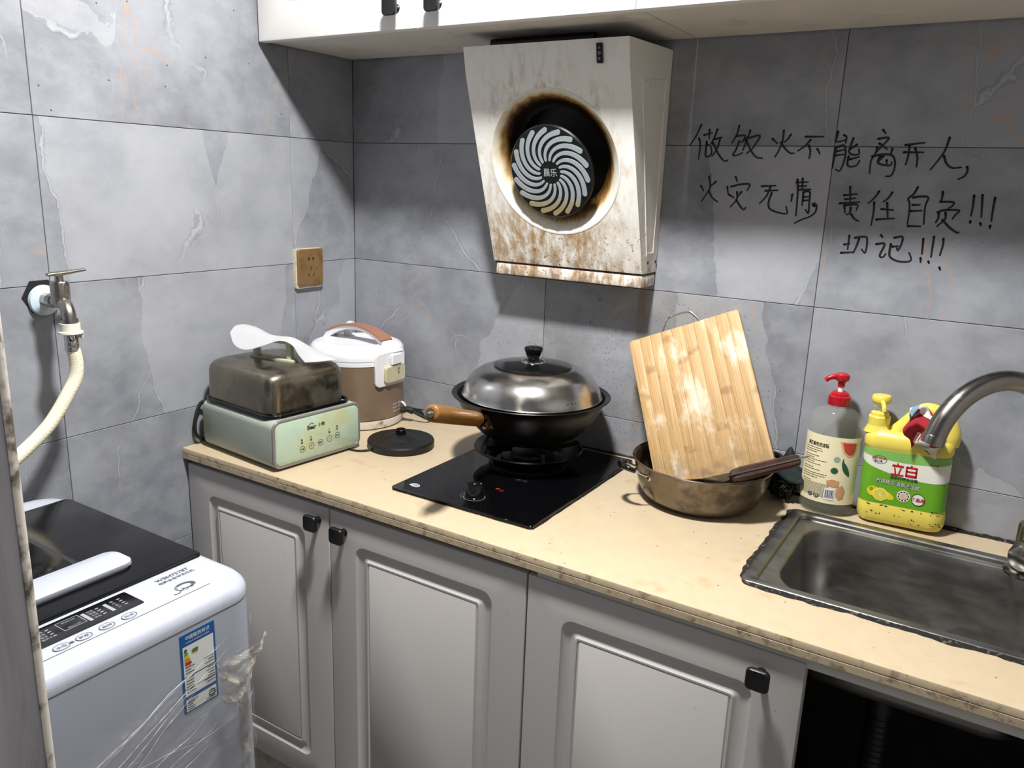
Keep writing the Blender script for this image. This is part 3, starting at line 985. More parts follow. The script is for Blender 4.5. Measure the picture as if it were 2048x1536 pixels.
lathe(m, [(0, -.034), (FR * .55, -.034), (FR * .93, -.004), (FR, -.002), (FR, .003), (FR * .97, .0055), (0, .0065)], 64, slant(FX, FS, FH), SN)
fan = part('fan_cover', m, plain('black_fan_cover', rgb(13, 13, 14), 0.32), hood, ang=25)
fp = lambda x, y, h=0: slant(FX + x, FS - y, FH + .0072 + h)
t = NT('pale_grey_vane')
vz = t.sep(t.pos())[2]
MT['vane'] = t.done(t.mix(t.step(t.math('ADD', vz, t.math('MULTIPLY', t.noise(t.co(), 90, 3), 0.02)), 1.408, 1.372, 0, 0.8), rgb(150, 158, 162), rgb(150, 130, 72)), 0.45, 0.0)
NV = 18
for k in range(NV):
    a0 = 2 * PI * k / NV + .1
    pts = []
    for i in range(13):
        q = i / 12
        r = .026 + q * .060
        a = a0 - .95 * q ** 1.5
        pts.append((r * math.cos(a), r * math.sin(a)))
    m = M()
    L, R_ = [], []
    P = [Vector(p) for p in pts]
    for i in range(13):
        tg = (P[min(i + 1, 12)] - P[max(i - 1, 0)]).normalized()
        nn = Vector((-tg.y, tg.x))
        w = .0026 + .0026 * i / 12
        L.append(P[i] + nn * w)
        R_.append(P[i] - nn * w)
    tg = (P[12] - P[11]).normalized()
    cap = [P[12] + Vector((-tg.y, tg.x)) * (.0052 * math.cos(b)) + tg * (.0052 * math.sin(b)) for b in [j / 6 * PI for j in range(1, 6)]]
    tg = (P[1] - P[0]).normalized()
    cap0 = [P[0] - Vector((-tg.y, tg.x)) * (.0026 * math.cos(b)) - tg * (.0026 * math.sin(b)) for b in [j / 4 * PI for j in range(1, 4)]]
    ol = L + cap + R_[::-1] + cap0
    lo_, hi_ = [fp(p.x, p.y, -.001) for p in ol], [fp(p.x, p.y, .0006) for p in ol]
    loft(m, [lo_, hi_])
    part('vane', m, MT['vane'], fan)
m = M()
text(m, '晨乐', 0, 0, .017, fp, width=.032, bold=.012)
part('hub_lettering', m, MT['vane'], fan, sharp=True)
m = M()
sy = lambda z: -.2135 + (1.676 - z) / (1.676 - 1.625) * .0105
loft(m, [[Vector((x, sy(z) - h, z)) for x, z in rr2(w, hh, .0015, 3, .806, 1.6505)] for w, hh, h in ((.0125, .034, -.001), (.0125, .034, .0035), (.011, .0325, .0042))])
sw_ = part('rocker_switch', m, MT['black_gloss'], hood)
m = M()
swp = lambda x, y, h=0: Vector((.806 + x, sy(1.6505 + y) - .0046, 1.6505 + y))
ring2(m, 0, 0, .0018, .0024, swp, 16)
ribbon(m, [(0, .007), (0, .011)], .0008, swp, False)
ribbon(m, [(-.001, -.008), (-.001, -.011)], .0008, swp, False)
ribbon(m, [(.001, -.008), (.001, -.011)], .0008, swp, False)
part('switch_marks', m, MT['white_plastic'], sw_, sharp=True)
# bottom oil tray and a dark strip painted as the shade in the gap above it
part('gap_shade_strip', box(M(), HXL + .003, HXR - .003, -.0735, -.002, 1.2355, 1.2398), MT['hood_grime_shade'], hood)
m = M()
box(m, HXL + .006, HXR, -.0765, -.002, 1.2105, 1.2355, .004)
part('oil_tray', m, MT['hood'], hood, label='oil stained tray below the hood')
# pressed panel on the side
def side_panel(x, off):
    m = M()
    pl = [(-.135, 1.605), (-.028, 1.625), (-.026, 1.285), (-.060, 1.28)]
    P = smooth([(x, y, z) for y, z in [(-.14, 1.60), (-.136, 1.608), (-.09, 1.615), (-.035, 1.622), (-.028, 1.615), (-.026, 1.45), (-.026, 1.29), (-.030, 1.282), (-.058, 1.282), (-.063, 1.29), (-.10, 1.44)]], 5, True)
    tube(m, P, .0012, 6, True)
    return m
part('side_moulding', side_panel(HXR + .0002, 0), MT['hood'], hood)
part('side_moulding', side_panel(HXL - .0002, 0), MT['hood'], hood)
for y, z in ((-.05, 1.262), (-.008, 1.262)):
    part('screw', lathe(M(), [(0, .0018), (.003, .0016), (.0036, 0), (0, 0)], 12, (HXR, y, z), (1, 0, 0)), MT['black_plastic'], hood)
duct = thing('exhaust_duct', 'dark oily exhaust pipe lying on top of the range hood', 'duct', (.65, -.15, 1.683))
m = M()
tube(m, [(.528 + .004 * i, -.150, 1.6905) for i in range(60)], [.0082 + (.0006 if i % 2 else 0) for i in range(60)], 14)
part('pipe', m, MT['hood_grime_shade'], duct)

# ------------------------------------------------------------------ gas hob
hob = thing('gas_hob', 'black glass built in single burner hob under the wok', 'hob', (.695, -.2525, ZC))
MT['hob_glass'] = plain('black_glass', rgb(7, 7, 9), 0.07, var=0.3, scale=6, Specular_IOR_Level=0.3)
m = M()
rloft(m, [(.325, .445, .005, ZC + .0002, .695, -.2525), (.327, .447, .006, ZC + .003, .695, -.2525), (.327, .447, .006, ZC + .0055, .695, -.2525), (.324, .444, .005, ZC + .0068, .695, -.2525)], 4)
part('glass_plate', m, MT['hob_glass'], hob)
ZG = ZC + .0068
m = M()
NI = 200
inn = resample(rr2(.325, .445, .005, 3, .695, -.2525), NI)
out_ = []
rg = random.Random(11)
wv = [rg.random() for _ in range(NI)]
for _ in range(2):
    wv = [(wv[i - 1] + wv[i] + wv[(i + 1) % NI]) / 3 for i in range(NI)]
for i, p in enumerate(inn):
    dd = Vector((p.x - .695, p.y + .2525, 0))
    nx = Vector((math.copysign(1, dd.x), 0, 0)) if abs(dd.x) / .1625 > abs(dd.y) / .2225 else Vector((0, math.copysign(1, dd.y), 0))
    out_.append(p + nx * (.0012 + .0030 * wv[i]))
loft(m, [[Vector((p.x, p.y, ZC + .0012)) for p in inn], [Vector((p.x, p.y, ZC + .00015)) for p in out_]], False, False)
part('edge_grime', m, MT['mould'], hob)
BX, BY = .676, -.186
m = M()
lathe(m, [(.082, 0), (.086, .001), (.086, .004), (.078, .006), (.060, .006), (.058, .016), (.040, .018), (.038, .024), (.026, .026), (0, .026)], 56, (BX, BY, ZG))
part('burner', m, plain('black_burner_iron', rgb(15, 14, 14), 0.45, bump=0.3), hob)
m = M()
lathe(m, [(.070, .004), (.074, .004), (.090, .020), (.106, .030), (.117, .034), (.1195, .037), (.1175, .0395), (.104, .034), (.088, .025), (.072, .009), (.070, .004)], 64, (BX, BY, ZG))
for k in range(5):
    a = 2 * PI * k / 5 + .5
    dx, dy = math.cos(a), math.sin(a)
    tube(m, [(BX + dx * .045, BY + dy * .045, ZG + .036), (BX + dx * .075, BY + dy * .075, ZG + .040), (BX + dx * .108, BY + dy * .108, ZG + .050), (BX + dx * .112, BY + dy * .112, ZG + .034)], .0045, 8)
part('pan_support', m, plain('black_enamel', rgb(9, 9, 10), 0.3, Specular_IOR_Level=0.25), hob)
KX, KY = .697, -.423
m = M()
lathe(m, [(0, 0), (.020, 0), (.020, .003), (.0175, .004), (.017, .024), (.0155, .0265), (0, .0268)], 40, (KX, KY, ZG))
kn = part('knob', m, MT['black_gloss'], hob)
hp = plane_of((KX, KY, ZG), (1, 0, 0), (0, 1, 0), .0003)
MT['print_white'] = plain('white_print', rgb(206, 212, 220), 0.5, var=0.05)
MT['print_grey'] = plain('grey_print', rgb(120, 122, 126), 0.5)
MT['print_red'] = plain('red_print', rgb(150, 30, 24), 0.5)
m = M()
ring2(m, 0, 0, .0205, .0215, hp, 32)
ribbon(m, smooth([(-.030, .004, 0), (-.026, .008, 0), (-.023, .006, 0)], 4), .0008, hp)
ribbon(m, [(-.034, -.004), (-.030, -.002)], .0008, hp)
ribbon(m, [(-.036, .002), (-.031, .003)], .0008, hp)
ribbon(m, smooth([(-.027, -.006, 0), (-.024, -.012, 0), (-.018, -.016, 0)], 4), .0008, hp)
ring2(m, -.027, .0, .003, .0036, hp, 16)
part('dial_marks', m, MT['print_grey'], hob, sharp=True)
m = M()
kp = plane_of((KX, KY, ZG + .0268), (1, 0, 0), (0, 1, 0), .0002)
ribbon(m, [(-.003, 0), (.003, 0)], .0006, kp, False)
ribbon(m, [(0, -.003), (0, .003)], .0006, kp, False)
disc2(m, .009, .009, .0012, kp, 10)
part('knob_mark', m, MT['print_white'], kn, sharp=True)
lp = plane_of((.568, -.4445, ZG), (.94, -.34, 0), (.34, .94, 0), .0003)
m = M()
poly2(m, [(-.0115, -.007), (.0045, -.007), (.0095, -.004), (.0115, 0), (.0095, .005), (.0045, .008), (-.0035, .008), (-.0085, .005), (-.0105, 0)], lp)
part('logo_badge', m, MT['print_white'], hob, sharp=True)
m = M()
lp2 = plane_of((.568, -.4445, ZG), (.94, -.34, 0), (.34, .94, 0), .0006)
ribbon(m, smooth([(-.006, -.005, 0), (-.006, .001, 0), (-.002, .005, 0), (.004, .005, 0), (.0075, .001, 0), (.006, -.003, 0)], 5), .0016, lp2)
ribbon(m, smooth([(-.002, -.004, 0), (-.002, 0, 0), (.001, .002, 0), (.004, 0, 0), (.001, -.002, 0), (.005, -.006, 0)], 5), .0014, lp2)
part('logo_stroke', m, MT['black_plastic'], hob, sharp=True)
m = M()
rp = plane_of((.716, -.362, ZG), (.94, -.34, 0), (.34, .94, 0), .0003)
poly2(m, [(-.012, -.002), (-.004, -.004), (-.001, .002), (-.006, .004)], rp)
ring2(m, .006, 0, .003, .0042, rp, 14)
part('warning_mark', m, MT['print_red'], hob, sharp=True)
m = M()
text(m, '火力', .725, -.292, .012, plane_of((0, 0, ZG), (1, 0, 0), (0, 1, 0), .0003), width=.024)
part('faint_print', m, plain('faint_print', rgb(60, 58, 54), 0.5), hob, sharp=True)

# ------------------------------------------------------------------ wok and lid
WX, WY, WZ = .6735, -.1800, .8665
wok = thing('wok', 'black iron wok with wooden handle on the burner', 'wok', (WX, WY, WZ))
MT['wok'] = plain('black_wok_iron', rgb(24, 23, 23), 0.36, 0.55, var=0.3, scale=30)
m = M()
pr = [(0, 0), (.045, .001), (.080, .010), (.112, .030), (.138, .058), (.153, .084), (.161, .103), (.170, .1065), (.1715, .1085), (.170, .110), (.160, .107), (.1515, .0865), (.136, .0605), (.110, .033), (.078, .0125), (.045, .0035), (0, .003)]
lathe(m, pr, 80, (WX, WY, WZ))
part('pan', m, MT['wok'], wok, ang=50)
MT['wok_wood'] = plain('varnished_wood', rgb(138, 96, 44), 0.3, var=0.35, scale=26)
hb = Vector((.6520, -.3120, .9400))
ht = Vector((.6960, -.5620, 1.0215))
hdv = (ht - hb).normalized()
q0 = hb + hdv * .052
m = M()
L_ = (ht - q0).length
lathe(m, [(0, 0), (.0125, 0), (.0140, .003), (.0148, .02), (.0158, L_ * .5), (.0162, L_ - .012), (.0150, L_ - .003), (.0120, L_), (0, L_)], 32, q0, hdv)
part('handle', m, MT['wok_wood'], wok, label='brown wooden handle')
m = M()
lathe(m, [(0, 0), (.0105, 0), (.0125, .018), (.0146, .020), (.0146, .030), (0, .030)], 24, q0 - hdv * .022, hdv)
part('ferrule', m, MT['steel'], wok)
m = M()
sx = hdv.cross(Vector((0, 0, 1))).normalized()
up = sx.cross(hdv)
bl = []
for q, w, h in ((-.012, .022, -.008), (.006, .023, -.003), (.026, .015, .0), (.045, .011, .0)):
    cpt = hb + hdv * q + up * h
    bl.append([cpt + sx * w * .8 + up * .011, cpt - sx * w * .8 + up * .011, cpt - sx * w * .8 - up * .013, cpt + sx * w * .8 - up * .013])
loft(m, bl)
br = part('bracket', m, plain('rusty_bracket', rgb(104, 66, 36), 0.5, 0.5, var=0.5, scale=60), wok, ang=40)
for sx_, uz in ((-.012, -.006), (.010, .004), (-.001, -.010)):
    part('rivet', lathe(M(), [(0, .003), (.0035, .002), (.0045, 0), (0, 0)], 12, hb + hdv * .012 + sx * sx_ + up * (uz + .002) - up * 0.006 + Vector((0, -.004, 0)), Vector((0.1, -1, 0.25))), MT['steel'], br)
m = M()
lathe(m, [(0, 0), (.0085, 0), (.0085, .003), (0, .003)], 20, ht, hdv)
lp_ = [ht + hdv * (.003 + .020 * math.sin(a)) + sx * (-.0058 * math.cos(a)) + up * (.001) for a in [i / 12 * PI for i in range(13)]]
tube(m, lp_, .0028, 8)
part('hanging_eye', m, MT['steel'], wok)

lid = thing('wok_cover', 'domed stainless wok cover with dark glass centre and black knob', 'wok cover', (WX + .004, WY - .004, .9735))
LX, LY, LZ = WX + .004, WY - .004, .9735
m = M()
lathe(m, [(.1440, .001), (.1500, 0), (.1510, .002), (.1490, .004), (.1470, .013), (.1405, .028), (.129, .043), (.112, .055), (.095, .0615), (.0815, .0645), (.0805, .0635), (.095, .0600), (.112, .053), (.128, .041), (.1395, .026), (.1455, .012), (.1440, .001)], 88, (LX, LY, LZ))
part('dome', m, MT['lid_steel'], lid, ang=60)
m = M()
lathe(m, [(.083, .0640), (.083, .0655), (.0805, .0662), (.060, .0695), (.030, .0725), (0, .0735), ], 72, (LX, LY, LZ))
part('glass_centre', m, plain('smoked_glass', rgb(16, 17, 18), 0.09, var=0.2, scale=5), lid, ang=60, label='dark glass centre')
m = M()
lathe(m, [(.026, .0722), (.025, .0752), (.018, .0785), (.012, .0795), (0, .0795)], 40, (LX, LY, LZ))
part('knob_plate', m, MT['steel'], lid)
m = M()
lathe(m, [(.0115, .0790), (.0135, .0830), (.0170, .0920), (.0198, .0985), (.0200, .1020), (.0170, .1045), (.010, .1052), (0, .1048)], 40, (LX, LY, LZ))
part('knob', m, MT['black_gloss'], lid)
for k in range(3):
    a = math.radians(-30 + k * 3.8)
    part('vent_hole', lathe(M(), [(0, .0008), (.0014, .0006), (.0016, 0)], 10, (LX + .1462 * math.cos(a), LY + .1462 * math.sin(a), LZ + .0155), (math.cos(a), math.sin(a), .35)), MT['rubber'], lid)

# ------------------------------------------------------------------ kettle base
kb = thing('kettle_base', 'round black electric kettle base on the worktop', 'kettle base', (.3766, -.2584, ZC))
m = M()
lathe(m, [(0, .0005), (.0740, .0005), (.0765, .003), (.0770, .015), (.0750, .0185), (.0450, .0195), (.0380, .0205), (.0250, .0270), (.0165, .0300), (0, .0300)], 64, (.3766, -.2584, ZC))
part('disc', m, plain('matt_black_plastic', rgb(13, 13, 14), 0.42), kb, ang=12)
m = M()
lathe(m, [(.0115, .0295), (.0120, .0400), (.0105, .0420), (.0085, .0420), (.0080, .0385), (.0055, .0385), (.0050, .0440), (0, .0440)], 32, (.3766, -.2584, ZC))
part('connector', m, MT['black_gloss'], kb, ang=28)
m = M()
tube(m, smooth([(.352, -.322, ZC + .0055), (.338, -.342, ZC + .0035), (.318, -.352, ZC + .0027), (.295, -.350, ZC + .0027), (.275, -.345, ZC + .0027)], 6), .0023, 10)
part('cord', m, MT['rubber'], kb)

# ------------------------------------------------------------------ electric steamer
ST = Vector((.287, -.556, ZC))
sth = math.radians(-5.6)
stm = thing('electric_steamer', 'pale green electric steamer base with burnt steel lid on the worktop corner', 'steamer', ST, sth)
MT['mint'] = plain('mint_enamel', rgb(172, 182, 170), 0.35, var=0.10, scale=14, dirt=(rgb(150, 146, 96), 11, 0.55, 0.74, 0.5))
MT['mint_panel'] = plain('mint_panel', rgb(178, 198, 176), 0.3, var=0.10, scale=20, dirt=(rgb(186, 178, 112), 9, 0.50, 0.70, 0.55))
m = M()
sx0, sx1, sy0, sy1 = -.264, -.004, .000, .236
cx_, cy_ = (sx0 + sx1) / 2, (sy0 + sy1) / 2
W_, D_ = sx1 - sx0, sy1 - sy0
# the base is a rounded bar running along local x: sections are rounded rectangles in y-z
S = []
for x, ins in ((sx0, .012), (sx0 + .004, .004), (sx0 + .012, 0), (sx1 - .002, 0), (sx1, .0015)):
    S.append([Vector((x, y, z)) for y, z in rr2(D_ - 2 * ins, .1045 - 2 * ins, .018, 6, cy_, .0575)])
loft(m, S)
part('base', m, MT['mint'], stm, world=False)
m = M()
for x, y in ((-.24, .03), (-.24, .205), (-.03, .03), (-.03, .205)):
    part('foot', lathe(M(), [(0, .0004), (.010, .0004), (.010, .007), (0, .007)], 14, (x, y, 0)), MT['rubber'], stm, world=False)
S = []
for dx, ins, r in ((-.001, .0000, .019), (.0022, .0000, .019), (.0036, .0014, .018), (.0036, .0052, .015), (.0022, .0060, .0145)):
    S.append([Vector((sx1 + dx, y, z)) for y, z in rr2(D_ - 2 * ins, .1045 - 2 * ins, r, 6, cy_, .0575)])
pf = part('panel_frame', loft(M(), S, False, False), plain('grey_trim', rgb(140, 136, 132), 0.35, 0.3), stm, world=False)
m = M()
S = []
for dx, ins, r in ((-.001, .0062, .0145), (.0032, .0062, .0145), (.0040, .0075, .0135)):
    S.append([Vector((sx1 + dx, y, z)) for y, z in rr2(D_ - 2 * ins, .1045 - 2 * ins, r, 6, cy_, .0575)])
pn = part('control_panel', loft(M(), S), MT['mint_panel'], stm, world=False)
MT['print_black'] = plain('black_print', rgb(26, 26, 24), 0.6, var=0.1)
sp_ = plane_of((sx1 + .0043, 0, 0), (0, 1, 0), (0, 0, 1))
m = M()
text(m, 'Bear', .0990, .0795, .0100, sp_, width=.024, bold=.035)
text(m, '小熊', .1245, .0808, .0090, sp_, width=.0180, bold=.02)
for k in range(5):
    a = PI * (.15 + .175 * k)
    disc2(m, .0985 + .0055 * math.cos(a), .0835 + .0045 * math.sin(a), .0012, sp_, 8)
for yy, zz, s in ((.073, .0355, '功能'), (.097, .0380, '+'), (.121, .0395, '预约'), (.146, .0425, '-'), (.168, .0452, '开关')):
    ring2(m, yy, zz, .0062, .0071, sp_, 28)
    if s in '+-':
        ribbon(m, [(yy - .0026, zz), (yy + .0026, zz)], .0008, sp_, False)
        if s == '+':
            ribbon(m, [(yy, zz - .0026), (yy, zz + .0026)], .0008, sp_, False)
    else:
        text(m, s, yy, zz, .0048, sp_, width=.0092, bold=.015)
for yy, zz, s in ((.072, .0525, '蒸煮'), (.096, .0545, '快煮'), (.1455, .0600, '保温'), (.1675, .0625, '定时')):
    text(m, s[0], yy, zz + .0033, .0050, sp_, width=.0050, bold=.02)
    text(m, s[1], yy, zz - .0027, .0050, sp_, width=.0050, bold=.02)
part('panel_print', m, MT['print_black'], pn, world=False, sharp=True)
m = M()
tw, tdp = .254, .222
tcx, tcy = -.135, .114
rloft(m, [(tw - .014, tdp - .014, .026, .100, tcx, tcy), (tw - .006, tdp - .006, .030, .108, tcx, tcy), (tw, tdp, .032, .1115, tcx, tcy), (tw, tdp, .032, .1165, tcx, tcy), (tw - .004, tdp - .004, .030, .1185, tcx, tcy), (tw - .010, tdp - .010, .028, .1165, tcx, tcy), (tw - .012, tdp - .012, .028, .108, tcx, tcy)], 8)
part('tray', m, MT['black_gloss'], stm, world=False, label='black tray rim')
m = M()
lw, ld_ = .238, .206
lcx, lcy = -.137, .111
rloft(m, [(lw, ld_, .030, .1095, lcx, lcy), (lw, ld_, .030, .150, lcx, lcy), (lw - .001, ld_ - .001, .031, .180, lcx, lcy), (lw - .005, ld_ - .005, .032, .190, lcx, lcy), (lw - .014, ld_ - .014, .034, .1975, lcx, lcy), (lw - .030, ld_ - .030, .036, .2025, lcx, lcy), (lw - .060, ld_ - .060, .03, .2050, lcx, lcy), (lw - .12, ld_ - .12, .02, .2062, lcx, lcy)], 8, False, True)
ldo = part('lid', m, MT['burnt_steel'], stm, world=False, ang=50, label='burnt steel lid')
MT['mint_old'] = plain('yellowed_mint_plastic', rgb(190, 196, 170), 0.4, var=0.1, scale=30, dirt=(rgb(176, 150, 84), 26, 0.5, 0.68, 0.7))
ha = math.radians(13)
hx, hy = Vector((math.cos(ha), math.sin(ha), 0)), Vector((-math.sin(ha), math.cos(ha), 0))
hcn = Vector((lcx + .002, lcy - .004, .2062))
def hl(x, y, z):
    return hcn + hx * x + hy * y + Vector((0, 0, z))
m = M()
loft(m, [[hl(x, y, z) for x, y in rr2(w, d, r, 6)] for w, d, r, z in ((.126, .026, .012, -.001), (.126, .026, .012, .0035), (.121, .021, .010, .005))])
hd_ = part('lid_handle', m, MT['mint_old'], ldo, world=False)
m = M()
for s in (-1, 1):
    loft(m, [[hl(s * .046 + x, y, z) for x, y in rr2(w, d, .003, 3)] for w, d, z in ((.013, .016, .003), (.012, .015, .02), (.013, .016, .036), (.016, .018, .042))])
loft(m, [[hl(x, y, z) for y, z in rr2(.018, .010, .004, 3, 0, .042)] for x in (-.056, -.05, .05, .056)])
m.xf(Matrix.Identity(4))
part('lid_grip', m, MT['mint_old'], ldo, world=False)
m = M()
tube(m, smooth([(.030, -.505, ZC + .10), (.014, -.520, ZC + .095), (.012, -.535, ZC + .06), (.012, -.535, ZC + .025), (.014, -.512, ZC + .009), (.016, -.47, ZC + .008)], 6), .0042, 10)
part('cord', m, MT['rubber'], stm)

# sheet of white paper lying over the steamer handle
pap = thing('paper_sheet', 'crumpled white paper sheet hanging over the steamer lid handle', 'paper', ST + Vector((-.12, .13, .206)))
MT['paper'] = plain('white_paper', rgb(188, 188, 191), 0.8, var=0.04, scale=30)
Rz = Matrix.Rotation(sth, 4, 'Z')
def sl(x, y, z):
    return ST + (Rz @ Vector((x, y, z)))
rows = [
    [(-.222, .058, .258), (-.192, .048, .236), (-.155, .052, .230), (-.118, .068, .242), (-.088, .090, .2545), (-.066, .104, .2470), (-.054, .112, .226), (-.044, .120, .2100)],
    [(-.228, .078, .270), (-.193, .082, .262), (-.152, .090, .2570), (-.117, .100, .2560), (-.087, .110, .2570), (-.066, .122, .2470), (-.050, .132, .224), (-.036, .142, .2090)],
    [(-.226, .110, .268), (-.193, .110, .266), (-.156, .112, .2570), (-.120, .118, .2560), (-.090, .128, .2560), (-.068, .142, .242), (-.048, .154, .222), (-.030, .166, .2085)],
    [(-.220, .140, .244), (-.195, .136, .244), (-.160, .138, .244), (-.124, .142, .242), (-.094, .152, .240), (-.070, .166, .230), (-.048, .180, .217), (-.026, .194, .2075)],
]
rows = [smooth(r, 4) for r in rows]
cols = [smooth([r[i] for r in rows], 4) for i in range(len(rows[0]))]
nU, nV = len(cols) - 1, len(cols[0]) - 1
m = M()
for h in (0.0, .0006):
    grid(m, lambda u, v, h=h: sl(*cols[round(u * nU)][round(v * nV)]) + Vector((0, 0, h)), nU, nV)
part('sheet', m, MT['paper'], pap, ang=60)

# ------------------------------------------------------------------ rice cooker
RC = Vector((.1477, -.1542, ZC))
rc = thing('rice_cooker', 'white and brown rice cooker with arched handle in the corner', 'rice cooker', RC)
MT['cooker_brown'] = plain('champagne_brown_shell', rgb(142, 122, 102), 0.32, 0.35, var=0.15, scale=16, dirt=(rgb(92, 66, 38), 12, 0.55, 0.75, 0.55))
MT['cooker_white'] = plain('cooker_white', rgb(238, 239, 243), 0.25, var=0.03)
MT['cooker_old'] = plain('rusty_white_foot', rgb(214, 206, 192), 0.45, var=0.08, scale=30, dirt=(rgb(126, 74, 30), 24, 0.56, 0.68, 0.8))
MT['grip_brown'] = plain('brown_grip', rgb(160, 112, 92), 0.38, var=0.08)
RB = .1145
part('foot', lathe(M(), [(0, .0005), (RB - .006, .0005), (RB - .001, .004), (RB + .0005, .018), (RB - .0005, .022), (RB - .004, .0235), (0, .0235)], 72, RC), MT['cooker_old'], rc)
part('body', lathe(M(), [(RB - .003, .0230), (RB, .0245), (RB + .0006, .10), (RB, .158), (RB - .003, .160)], 72, RC), MT['cooker_brown'], rc)
m = M()
lathe(m, [(RB - .004, .159), (RB + .0012, .160), (RB + .0018, .166), (RB + .0018, .1705), (RB - .003, .1712)], 72, RC)
part('rim_band', m, MT['cooker_white'], rc)
m = M()
lathe(m, [(RB - .003, .1720), (RB + .0018, .1722), (RB + .0022, .180), (RB + .0006, .192), (RB - .006, .2005), (RB - .018, .2050), (.085, .2070), (.070, .2035), (.055, .2030), (0, .2040)], 72, RC)
clid = part('lid', m, MT['cooker_white'], rc, ang=40)
m = M()
ar = []
for i in range(25):
    q = i / 24
    x = -.100 + .205 * q
    z = .2045 + .0375 * math.sin(PI * min(1, max(0, q))) ** .62
    ar.append((x, z))
loops = []
for i, (x, z) in enumerate(ar):
    q = i / 24
    th_ = .0095 + .012 * (abs(q - .5) * 2) ** 3
    w = .0125 + .004 * (abs(q - .5) * 2) ** 2
    loops.append([RC + Vector((x, w, z)), RC + Vector((x, -w, z)), RC + Vector((x, -w * .9, max(z - th_, .196))), RC + Vector((x, w * .9, max(z - th_, .196)))])
loft(m, loops)
part('handle_arch', m, MT['cooker_white'], clid, ang=40)
m = M()
loops = []
for i in range(0, 25):
    x, z = ar[i]
    q = i / 24
    if q < .04 or q > .99:
        continue
    w = .0155 + .006 * max(0, q - .55) / .45
    loops.append([RC + Vector((x, w, z - .001)), RC + Vector((x, w - .001, z + .004)), RC + Vector((x, -w + .001, z + .004)), RC + Vector((x, -w, z - .001))])
loft(m, loops)
part('grip', m, MT['grip_brown'], clid, ang=40, label='brown grip')
part('steam_vent', lathe(M(), [(0, .2030), (.019, .2030), (.018, .2110), (.0145, .2130), (0, .2130)], 32, RC + Vector((.035, .060, 0))), MT['grip_brown'], clid)
m = M()
tube(m, smooth([RC + Vector((-.062, .035, .200)), RC + Vector((-.060, .030, .222)), RC + Vector((-.045, .022, .235)), RC + Vector((-.030, .016, .236))], 5), [.010] * 16, 12)
part('handle_pivot', m, MT['cooker_white'], clid)
# latch housing and condensation cup on the front (+x)
m = M()
def cyl(a, r, z):
    return RC + Vector((r * math.cos(a), r * math.sin(a), z))
def patch(m, a0, a1, z0, z1, r0, r1, n=10, rcorner=.012):
    aw, zw = (a1 - a0) * RB, z1 - z0
    P0 = rr2(aw, zw, rcorner, 6, (a0 + a1) / 2 * RB, (z0 + z1) / 2)
    P1 = rr2(aw - .004, zw - .004, rcorner * .9, 6, (a0 + a1) / 2 * RB, (z0 + z1) / 2)
    loft(m, [[cyl(x / RB, r0, z) for x, z in P0], [cyl(x / RB, r1 - .002, z) for x, z in P0], [cyl(x / RB, r1, z) for x, z in P1]])
patch(m, -.47, .40, .108, .192, RB - .002, RB + .009)
lt = part('latch_housing', m, MT['cooker_white'], rc)
m = M()
patch(m, -.10, .20, .160, .186, RB + .007, RB + .0125, rcorner=.002)
part('latch_button', m, MT['cooker_white'], lt)
m = M()
patch(m, -.26, .36, .116, .158, RB + .004, RB + .0125, rcorner=.008)
part('condensation_cup', m, plain('yellowed_clear_plastic', rgb(214, 206, 172), 0.2, var=0.1, scale=20, Alpha=0.85), lt, label='yellowed clear condensation cup')
part('cup_button', lathe(M(), [(0, .002), (.003, .0018), (.0034, 0)], 12, cyl(.08, RB + .0125, .150), (1, .08, 0)), MT['print_grey'], lt)
m = M()
cpf = lambda x, y, h=0: cyl(.16 + x / RB, RB + .0012, .048 + y)
for k, (s, yy) in enumerate((('米饭 煮粥', .009), ('蒸煮 保温', 0), ('开始 取消', -.009))):
    text(m, s, 0, yy, .006, cpf, width=.036)
part('function_print', m, MT['print_white'], rc, sharp=True)
m = M()
tube(m, smooth([RC + Vector((.107, .045, .030)), RC + Vector((.120, .052, .034)), RC + Vector((.135, .056, .030))], 5), .008, 12)
part('plug', m, MT['rubber'], rc)
m = M()
tube(m, smooth([RC + Vector((.132, .056, .030)), RC + Vector((.165, .075, .012)), RC + Vector((.150, .110, .005)), RC + Vector((.08, .135, .005))], 6), .0036, 10)
part('cord', m, MT['rubber'], rc)
m = M()
tube(m, smooth([RC + Vector((.100, .052, .018)), RC + Vector((.112, .056, .030)), RC + Vector((.110, .052, .046)), RC + Vector((.100, .050, .052))], 5), .003, 8)
part('plug_guard', m, MT['cooker_white'], rc)
from mathutils import noise as mnoise

